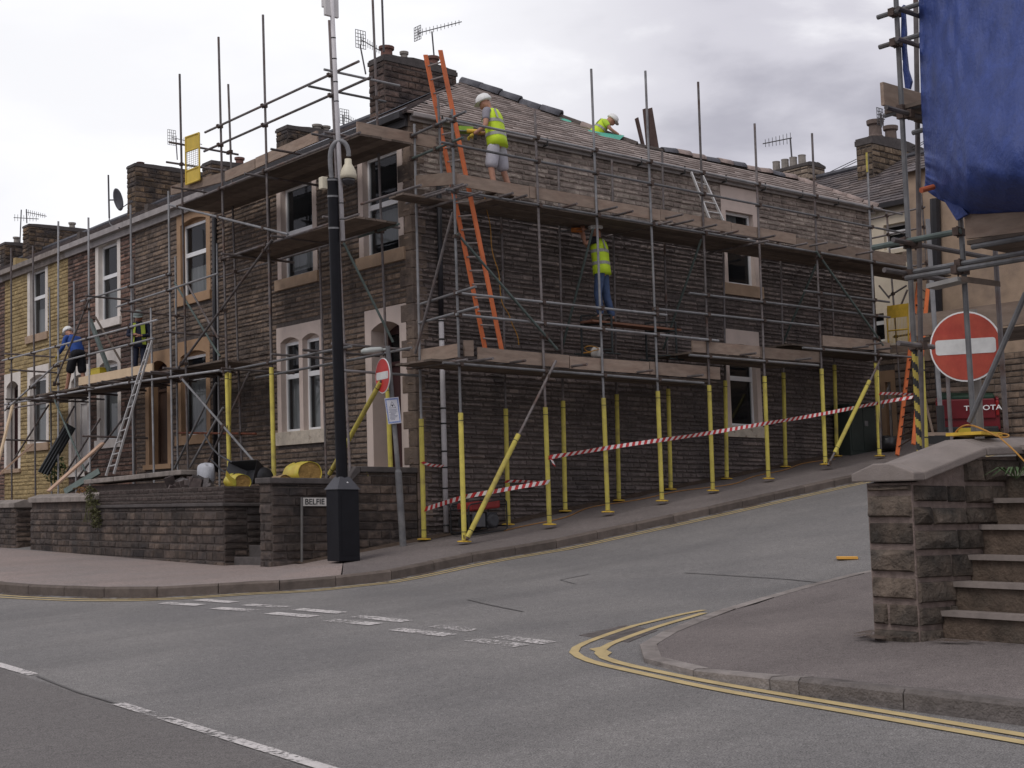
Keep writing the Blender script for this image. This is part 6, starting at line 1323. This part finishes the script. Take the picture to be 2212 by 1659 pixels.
aerial('thin tall aerial mast rising beside the corner chimney', ((829, 112), (825, -10)), ((826, 8), (827, 16)), 2, .04, ('F', 3.4), 0, .022)
def dish():
    b = FR(236, 471, .3); t = thing('satellite_dish', 'dark satellite dish on a pole above the terraced house gutter', 'satellite dish', b); MM = MATS['dull_aerial_metal']; MB().tube(b, FR(234, 378, .3), .025, 8).build('mast', MM, t); c = FR(250, 432, .3); ax = _n(V3(.62, -.75, .12)); up = _n(V3(0, 0, 1)-ax*ax[2]); sd = np.cross(ax, up); m = MB(); n = 24; vs = [c]; K = 5
    for j in range(1, K+1):
        for i in range(n): a = 2*math.pi*i/n; r = .30*j/K; vs.append(c+r*(math.cos(a)*sd*.9+math.sin(a)*up)+ax*(r*r*.9))
    fs = [(0, 1+i, 1+(i+1) % n) for i in range(n)]+[(1+(j-1)*n+i, 1+j*n+i, 1+j*n+(i+1) % n, 1+(j-1)*n+(i+1) % n) for j in range(1, K) for i in range(n)]
    m.add(vs, fs); o = m.build('reflector', M('grey_dish', (.13, .13, .14), .5, .15), t, smooth=True); x = o.modifiers.new('thick', 'SOLIDIFY'); x.thickness = .012
    m = MB(); f = c+ax*.42-up*.12; m.tube(c-up*.28+ax*.06, f, .012, 6); m.obox(f, ax*.05, up*.03, sd*.03); m.tube(FR(234.5, 432, .3), c, .02, 6); m.build('feed_arm', MM, t)
    MB().path(smooth([FR(236, 471, .3), FR(236, 482, .1), FR(244, 490, -.1), FR(258, 492, -.25)], 1), .015, 6).build('bracket', MM, t)
dish()
# ---------------------------------------------------------------- people
SKIN = M('skin', (.42, .22, .15), .55, .1, 20); HV = M('fluorescent_yellow', (.58, .78, .04), .6, .08, 8, .15, 20); REFL = M('reflective_grey', (.36, .36, .33), .5, .1, 20); GREYT = M('grey_cotton', (.24, .23, .26), .85, .12, 10, .2, 30); SHORTG = M('pale_grey_cotton', (.44, .43, .47), .85, .1, 8, .25, 20)
JEAN = M('blue_denim', (.055, .085, .165), .85, .25, 8, .25, 25); NAVY = M('navy_cloth', (.02, .024, .045), .85, .2, 8, .2, 25); BLUEJ = M('blue_jacket', (.025, .07, .27), .7, .2, 8, .25, 20); BLK = M('black_cloth', (.014, .014, .018), .85, .2, 8, .2, 25); HELM = M('white_helmet', (.74, .74, .72), .35, .05, 4); HELMG = M('green_grey_helmet', (.17, .2, .19), .4, .08, 4); GLOVE = M('yellow_glove', (.50, .38, .05), .7, .2, 12); HAIR = M('dark_hair', (.03, .02, .016), .8, .2, 30); BOOT = M('brown_boot', (.05, .035, .025), .7, .2, 10)
STAND = dict(pelvis=(0, 0, .95), waist=(.01, 0, 1.1), chest=(.02, 0, 1.32), neck=(.02, 0, 1.5), head=(.05, 0, 1.63), crown=(.04, 0, 1.75), ls=(.01, .19, 1.44), le=(-.02, .27, 1.15), lw=(.1, .26, .9), rs=(.01, -.19, 1.44), re=(-.02, -.27, 1.15), rw=(.1, -.26, .9), lh=(0, .095, .92), lk=(.03, .11, .5), la=(-.02, .12, .08), lt=(.17, .14, .03), rh=(0, -.095, .92), rk=(.03, -.11, .5), ra=(-.02, -.12, .08), rt=(.17, -.14, .03))
RAD = dict(pelvis=.11, waist=.095, chest=.10, neck=.058, head=.092, crown=.06, ls=.062, le=.042, lw=.030, rs=.062, re=.042, rw=.030, lh=.085, lk=.058, la=.042, lt=.03, rh=.085, rk=.058, ra=.042, rt=.03)
EDGES = [('pelvis', 'waist'), ('waist', 'chest'), ('chest', 'neck'), ('neck', 'head'), ('head', 'crown'), ('chest', 'ls'), ('ls', 'le'), ('le', 'lw'), ('chest', 'rs'), ('rs', 're'), ('re', 'rw'), ('pelvis', 'lh'), ('lh', 'lk'), ('lk', 'la'), ('la', 'lt'), ('pelvis', 'rh'), ('rh', 'rk'), ('rk', 'ra'), ('ra', 'rt')]
def skinmesh(name, P, R, E, mat, parent, root=0, sub=2):
    base = BASE[parent.name]; me = bpy.data.meshes.new(name); me.from_pydata([((A @ (p-base))).tolist() for p in P], E, []); me.materials.append(mat); o = bpy.data.objects.new(name, me); COL.objects.link(o); o.parent = parent; BASE[o.name] = base
    me.skin_vertices or bpy.context.view_layer
    md = o.modifiers.new('skin', 'SKIN'); md.use_smooth_shade = True
    if not me.skin_vertices: me.attributes  # layer is made by the modifier
    sv = me.skin_vertices[0].data
    for i, r in enumerate(R): sv[i].radius = (r, r) if np.isscalar(r) else r; sv[i].use_root = i in (root if isinstance(root, (list, tuple)) else [root])
    if sub: s = o.modifiers.new('sub', 'SUBSURF'); s.levels = sub; s.render_levels = sub
    return o
def loft(rings, n=18):
    m = MB(); vs = []; fs = []
    for (c, X, Y) in rings:
        for i in range(n): a = 2*math.pi*i/n; ca, sa = math.cos(a), math.sin(a); vs.append(c+np.sign(ca)*abs(ca)**.8*X+np.sign(sa)*abs(sa)**.8*Y)
    for j in range(len(rings)-1):
        for i in range(n): fs.append((j*n+i, j*n+(i+1) % n, (j+1)*n+(i+1) % n, (j+1)*n+i))
    fs += [tuple(range(n)), tuple(range((len(rings)-1)*n, len(rings)*n))]
    m.add(vs, fs); return m
def person(label, foot, f, pose, s=1., vest=None, top=None, sleeve=None, legs=None, short=None, helmet=HELM, gloves=None, hat=True, shoes=BOOT, vlen=.9, stripes=True, look=None):
    f = _n(V3(f[0], f[1], 0)); l = V3(-f[1], f[0], 0); z = V3(0, 0, 1); J = dict(STAND); J.update(pose); t = thing('person', label, 'person', foot)
    W = {k: np.asarray(foot)+s*(f*v[0]+l*v[1]+z*v[2]) for k, v in J.items()}; keys = list(J)
    P = [W[k] for k in keys]; R = [RAD[k]*s for k in keys]; E = [(keys.index(a), keys.index(b)) for a, b in EDGES]
    up = _n(W['crown']-W['neck']); hf = look if look is not None else f; hf = _n(hf-up*np.dot(hf, up)); hl = np.cross(up, hf)
    def ext(p, r, par): P.append(p); R.append(r*s); E.append((par, len(P)-1)); return len(P)-1
    hi = keys.index('head'); ext(W['head']+hf*.105*s-up*.02*s, .018, hi); ext(W['head']+hf*.07*s-up*.085*s, .04, hi)          # nose and chin
    for k in (1, -1): ext(W['head']+hl*k*.092*s-up*.01*s, .02, hi)                                        # ears
    b = skinmesh('body', P, R, E, SKIN, t, root=keys.index('pelvis'))
    m = MB()
    for k in (1, -1): m.lathe(W['head']+hf*.082*s+hl*k*.034*s+up*.015*s, [(.001, -.006), (.011*s, 0), (.001, .008)], 8, X=hl, Y=up, Z=hf)
    m.build('eyes', BLK, t); m = MB(); m.obox(W['head']+hf*.088*s-up*.062*s, hl*.024*s, hf*.005, up*.005*s); m.build('mouth', M('lip', (.3, .1, .08), .5, .1), t)
    # hands: palm, four fingers and a thumb
    for sd, k in (('l', 1), ('r', -1)):
        w, e = W[sd+'w'], W[sd+'e']; d = _n(w-e); sx = _n(np.cross(d, z+.01*f)); nn = np.cross(sx, d); gp = lambda a, b_, c_: w+s*(d*a+sx*b_*k+nn*c_)
        HP = [gp(0, 0, 0), gp(.045, 0, 0), gp(.085, 0, -.004)]; HR = [.028, .036, .034]; HE = [(0, 1), (1, 2)]; roots = [0]
        for i, (b_, L) in enumerate(((.03, .065), (.010, .075), (-.010, .07), (-.029, .055))):
            o0 = len(HP); HP += [gp(.08, b_, 0), gp(.09+L*.5, b_*1.1, -.012), gp(.085+L*.75, b_*1.1, -.035)]; HR += [.0105, .0098, .0085]; HE += [(o0, o0+1), (o0+1, o0+2)]; roots.append(o0)
        o0 = len(HP); HP += [gp(.03, .03, 0), gp(.06, .058, -.01), gp(.085, .06, -.03)]; HR += [.013, .0115, .010]; HE += [(o0, o0+1), (o0+1, o0+2)]; roots.append(o0)
        skinmesh('glove' if gloves else 'hand', HP, [r*s for r in HR], HE, gloves or SKIN, t, root=roots, sub=1)
    # torso garment
    tors = [('pelvis', -.04, .185, .135), ('pelvis', .06, .178, .13), ('waist', 0, .172, .125), ('chest', -.08, .185, .13), ('chest', .02, .195, .132), ('chest', .09, .175, .115), ('neck', -.03, .10, .085), ('neck', .0, .07, .07)]
    def ringat(k, dz, rx, ry, g=0.):
        sp = W['chest']-W['pelvis']; ax = _n(sp); X = _n(W['ls']-W['rs']+1e-6*l) if k in ('chest', 'neck') else _n((W['ls']-W['rs'])*.5+(W['lh']-W['rh'])*1.); X = _n(X-ax*np.dot(X, ax)); Y = np.cross(ax, X); return (W[k]+ax*dz*s, X*(rx+g)*s, Y*(ry+g)*s)
    tm = top or vest
    loft([ringat(*q) for q in tors]).build('shirt', tm, t, smooth=True)
    sl_ = sleeve or tm
    for sd in 'lr':
        a, e, w = W[sd+'s'], W[sd+'e'], W[sd+'w']; full = sleeve is not None; PP = [W['chest']*.45+a*.55+z*.03*s, a, (a+e)/2, e*.9+a*.1]; RR = [.075, .077, .062, .055]
        if full: PP += [e, (e+w)/2, w*.95+e*.05]; RR += [.055, .048, .042]
        else: PP = PP[:3]+[a*.35+e*.65]; RR = [.075, .078, .066, .066]
        skinmesh('sleeve', PP, [r*s for r in RR], [(i, i+1) for i in range(len(PP)-1)], sl_, t)
    if vest:
        vv = [ringat('pelvis', -.1, .205, .155), ringat('pelvis', .02, .2, .152), ringat('waist', 0, .192, .147), ringat('chest', -.08, .202, .15), ringat('chest', .02, .205, .150), ringat('chest', .09, .175, .13), ringat('chest', .145, .13, .105)]
        vo = loft(vv).build('vest', vest, t, smooth=True)
        if stripes:
            m = MB()
            for (k, dz, rx, ry) in (('pelvis', .06, .2, .152), ('chest', -.1, .203, .152)): r0 = ringat(k, dz, rx, ry, .004); r1 = ringat(k, dz+.055, rx-.002, ry-.001, .004); q = loft([r0, r1]); m.add(q.v, q.f)
            for k in (1, -1):
                c, X, Y = ringat('chest', -.05, 1, 1); c2 = ringat('chest', .13, 1, 1)[0]; xs = _n(X)*k
                for sg in (1, -1): yv = _n(Y)*sg; m.add([c+xs*.115*s+yv*.158*s, c+xs*.165*s+yv*.146*s, c2+xs*.13*s+yv*.10*s, c2+xs*.085*s+yv*.118*s], [(0, 1, 2, 3)])
            m.build('reflective_stripe', REFL, vo)
    # legs
    lm = legs or short
    hp = loft([ringat('pelvis', .07, .18, .132), ringat('pelvis', -.0, .19, .142), ringat('pelvis', -.09, .185, .14)]); hp.build('shorts' if short else 'trousers', lm, t, smooth=True)
    for sd in 'lr':
        h, k, a = W[sd+'h'], W[sd+'k'], W[sd+'a']
        if short: PP = [h+z*.02*s, h*.55+k*.45, k-z*.05*s]; RR = [.112, .116, .112]
        else: PP = [h+z*.02*s, h*.5+k*.5, k, k*.5+a*.5, a+(k-a)*.06]; RR = [.105, .092, .078, .072, .068]
        skinmesh('trouser_leg', PP, [r*s for r in RR], [(i, i+1) for i in range(len(PP)-1)], lm, t)
        tt = W[sd+'t']; skinmesh('boot', [a+z*.02*s, a-z*.03*s, a*.4+tt*.6-z*.0, tt], [.058*s, .055*s, .05*s, .04*s], [(0, 1), (1, 2), (2, 3)], shoes, t, sub=1)
    # helmet and hair
    c = W['head']+up*.035*s; skinmesh('hair', [c-hf*.03*s-up*.02*s, c-hf*.05*s-up*.06*s], [.085*s, .055*s], [(0, 1)], HAIR, t, sub=1)
    m = MB(); m.lathe(c, [(.118*s, 0), (.122*s, .015*s), (.118*s, .05*s), (.1*s, .095*s), (.065*s, .125*s), (.02*s, .138*s), (.001, .139*s)], 20, X=hf, Y=hl, Z=up, sx=1.15); hm = m.build('helmet', helmet, t, smooth=True)
    m = MB(); pk = []
    for i in range(9): a = -1.2+2.4*i/8; pk.append((c+hf*.128*s*math.cos(a)+hl*.118*s*math.sin(a)+up*.012*s, c+hf*(.10+.085*math.cos(a))*s+hl*.122*s*math.sin(a)-up*.004*s))
    vs = [q for p in pk for q in p]; m.add(vs+[q+up*.008*s for q in vs], [(2*i, 2*i+1, 2*i+3, 2*i+2) for i in range(8)]+[(18+2*i, 18+2*i+2, 18+2*i+3, 18+2*i+1) for i in range(8)]+[(2*i+1, 19+2*i, 21+2*i, 2*i+3) for i in range(8)]); m.build('peak', helmet, hm, smooth=True)
    return t, W
DZ = SD(1372, 481, -1.655)[2]+.075
def px_foot(x, v, zf): return None
# worker on the upper platform
u = SD(1078, 400, -.95)[0]; _, W1 = person('person in yellow vest and grey shorts working at the gutter on the upper platform', (u-.02, -.95, DZ+.16), (-.42, .85), dict(chest=(.06, 0, 1.33), neck=(.12, 0, 1.51), head=(.19, .02, 1.6), crown=(.2, .02, 1.72), waist=(.02, 0, 1.12), ls=(.08, .2, 1.44), le=(.05, .3, 1.14), lw=(.27, .3, 1.03), rs=(.08, -.18, 1.44), re=(.2, -.22, 1.17), rw=(.34, .06, 1.1), lk=(.05, .15, .5), la=(-.02, .17, .08), lt=(.15, .2, .03), rk=(-.02, -.16, .5), ra=(-.14, -.22, .08), rt=(.03, -.26, .03)), 1.13, HV, GREYT, None, None, SHORTG, gloves=GLOVE)
p = (W1['lw']+W1['rw'])/2; t = thing('power_drill', 'yellow power tool held by the worker in grey shorts', 'power tool', p); d = V3(-.75, .6, .05); MB().tube(p-d*.12+V3(0, 0, .05), p+d*.16+V3(0, 0, .05), .04, 10).build('body', YELP, t); MB().tube(p+d*.16+V3(0, 0, .05), p+d*.4+V3(0, 0, .05), .012, 8).build('bit', GALV, t); MB().obox(p-V3(0, 0, .03), d*.03, V3(.02, .03, 0), V3(0, 0, .07)).build('grip', BLACKB, t)
q = SD(1003, 281, -.5); m = MB(); m.obox(q, V3(-.12, .05, 0), V3(.02, .1, 0), V3(0, 0, .05)); tag(m.build('green_bag', M('lime_bag', (.25, .42, .06), .6, .2)), 'lime green bag hung on the rail beside the long orange ladder', 'bag')
# worker on the trestle
u = SD(1300, 690, -.8)[0]; _, W3 = person('person in yellow vest and blue jeans drilling the wall from the trestle', (u, -.85, ZT), (-.5, .8), dict(chest=(.03, .0, 1.33), neck=(.05, 0, 1.51), head=(.08, .02, 1.64), crown=(.07, .02, 1.76), ls=(.05, .19, 1.46), le=(.20, .34, 1.36), lw=(.24, .26, 1.6), rs=(.05, -.18, 1.46), re=(.28, -.16, 1.38), rw=(.32, .1, 1.58), lk=(.06, .1, .5), la=(.02, .1, .08), lt=(.2, .13, .03), rk=(-.02, -.16, .5), ra=(-.1, -.26, .08), rt=(.07, -.32, .03)), 1.1, HV, BLK, None, JEAN, None)
p = (W3['lw']+W3['rw'])/2+V3(-.04, .1, .06); t = thing('breaker_drill', 'orange rotary drill held against the wall by the worker in jeans', 'power tool', p); MB().tube(p-V3(-.06, .1, 0), p+V3(-.06, .1, .02), .05, 10).build('body', M('orange_tool', (.55, .18, .04), .5, .15), t); MB().tube(p+V3(-.06, .1, .02), p+V3(-.1, .45, .04), .014, 8).build('bit', GALV, t)
# worker behind the ridge
g = SD(1300, 285, 1.75); zb = EZ+PITCH*.75; fz = SD(1298, 262, 1.9)[2]-1.02
person('person in yellow shirt kneeling behind the roof ridge', (SD(1292, 280, 2.0)[0], 2.0, fz), (.8, -.5), dict(pelvis=(-.12, 0, .62), waist=(-.06, 0, .76), chest=(.08, 0, .92), neck=(.2, 0, 1.02), head=(.31, 0, 1.06), crown=(.33, .0, 1.18), ls=(.12, .19, 1.0), le=(.22, .24, .78), lw=(.42, .16, .68), rs=(.12, -.19, 1.0), re=(.24, -.24, .8), rw=(.45, -.14, .70), lh=(-.12, .1, .6), lk=(.28, .14, .36), la=(-.05, .14, .08), lt=(.1, .15, .02), rh=(-.12, -.1, .6), rk=(.22, -.14, .3), ra=(-.2, -.14, .08), rt=(-.05, -.15, .02)), 1.0, HV, M('yellow_shirt', (.42, .62, .05), .7, .1), None, NAVY, None)
# two workers on the terrace platform
ZP2 = FR(250, 825, -1.455)[2]+.08
p0 = FR(168, 830, -.75); person('person in blue jacket and black shorts bending on the terrace platform', (-.75, p0[1], ZP2), (-.25, .95), dict(pelvis=(-.02, 0, .92), waist=(.02, 0, 1.06), chest=(.16, 0, 1.25), neck=(.27, 0, 1.40), head=(.36, .0, 1.48), crown=(.39, .0, 1.6), ls=(.2, .19, 1.35), le=(.22, .27, 1.08), lw=(.42, .25, .93), rs=(.2, -.19, 1.35), re=(.24, -.25, 1.08), rw=(.44, -.2, .95), lk=(.16, .12, .5), la=(.26, .13, .08), lt=(.44, .15, .03), rk=(-.02, -.12, .5), ra=(-.14, -.12, .1), rt=(.04, -.13, .03)), 1.06, None, BLUEJ, BLUEJ, None, BLK, gloves=GLOVE)
p0 = FR(302, 790, -.6); T5, W5 = person('person in navy jacket and open yellow vest standing behind a tube on the terrace platform', (-.6, p0[1], ZP2), (-.55, -.8), dict(head=(.1, 0, 1.6), crown=(.12, 0, 1.72), le=(.05, .27, 1.15), lw=(.25, .08, 1.12), re=(.05, -.27, 1.15), rw=(.25, -.08, 1.15)), .98, None, NAVY, NAVY, NAVY, None, HELMG)
f5 = _n(V3(-.55, -.8, 0)); l5 = V3(-f5[1], f5[0], 0); m = MB()
for k in (1, -1): c = W5['chest']; m.prism([c+f5*.135+l5*k*.05+V3(0, 0, .12), c+f5*.11+l5*k*.15+V3(0, 0, .12), c+f5*.12+l5*k*.185-V3(0, 0, .4), c+f5*.155+l5*k*.1-V3(0, 0, .4)], f5*.012)
m.build('vest', M('dull_fluorescent_vest', (.34, .42, .05), .7, .15), T5)
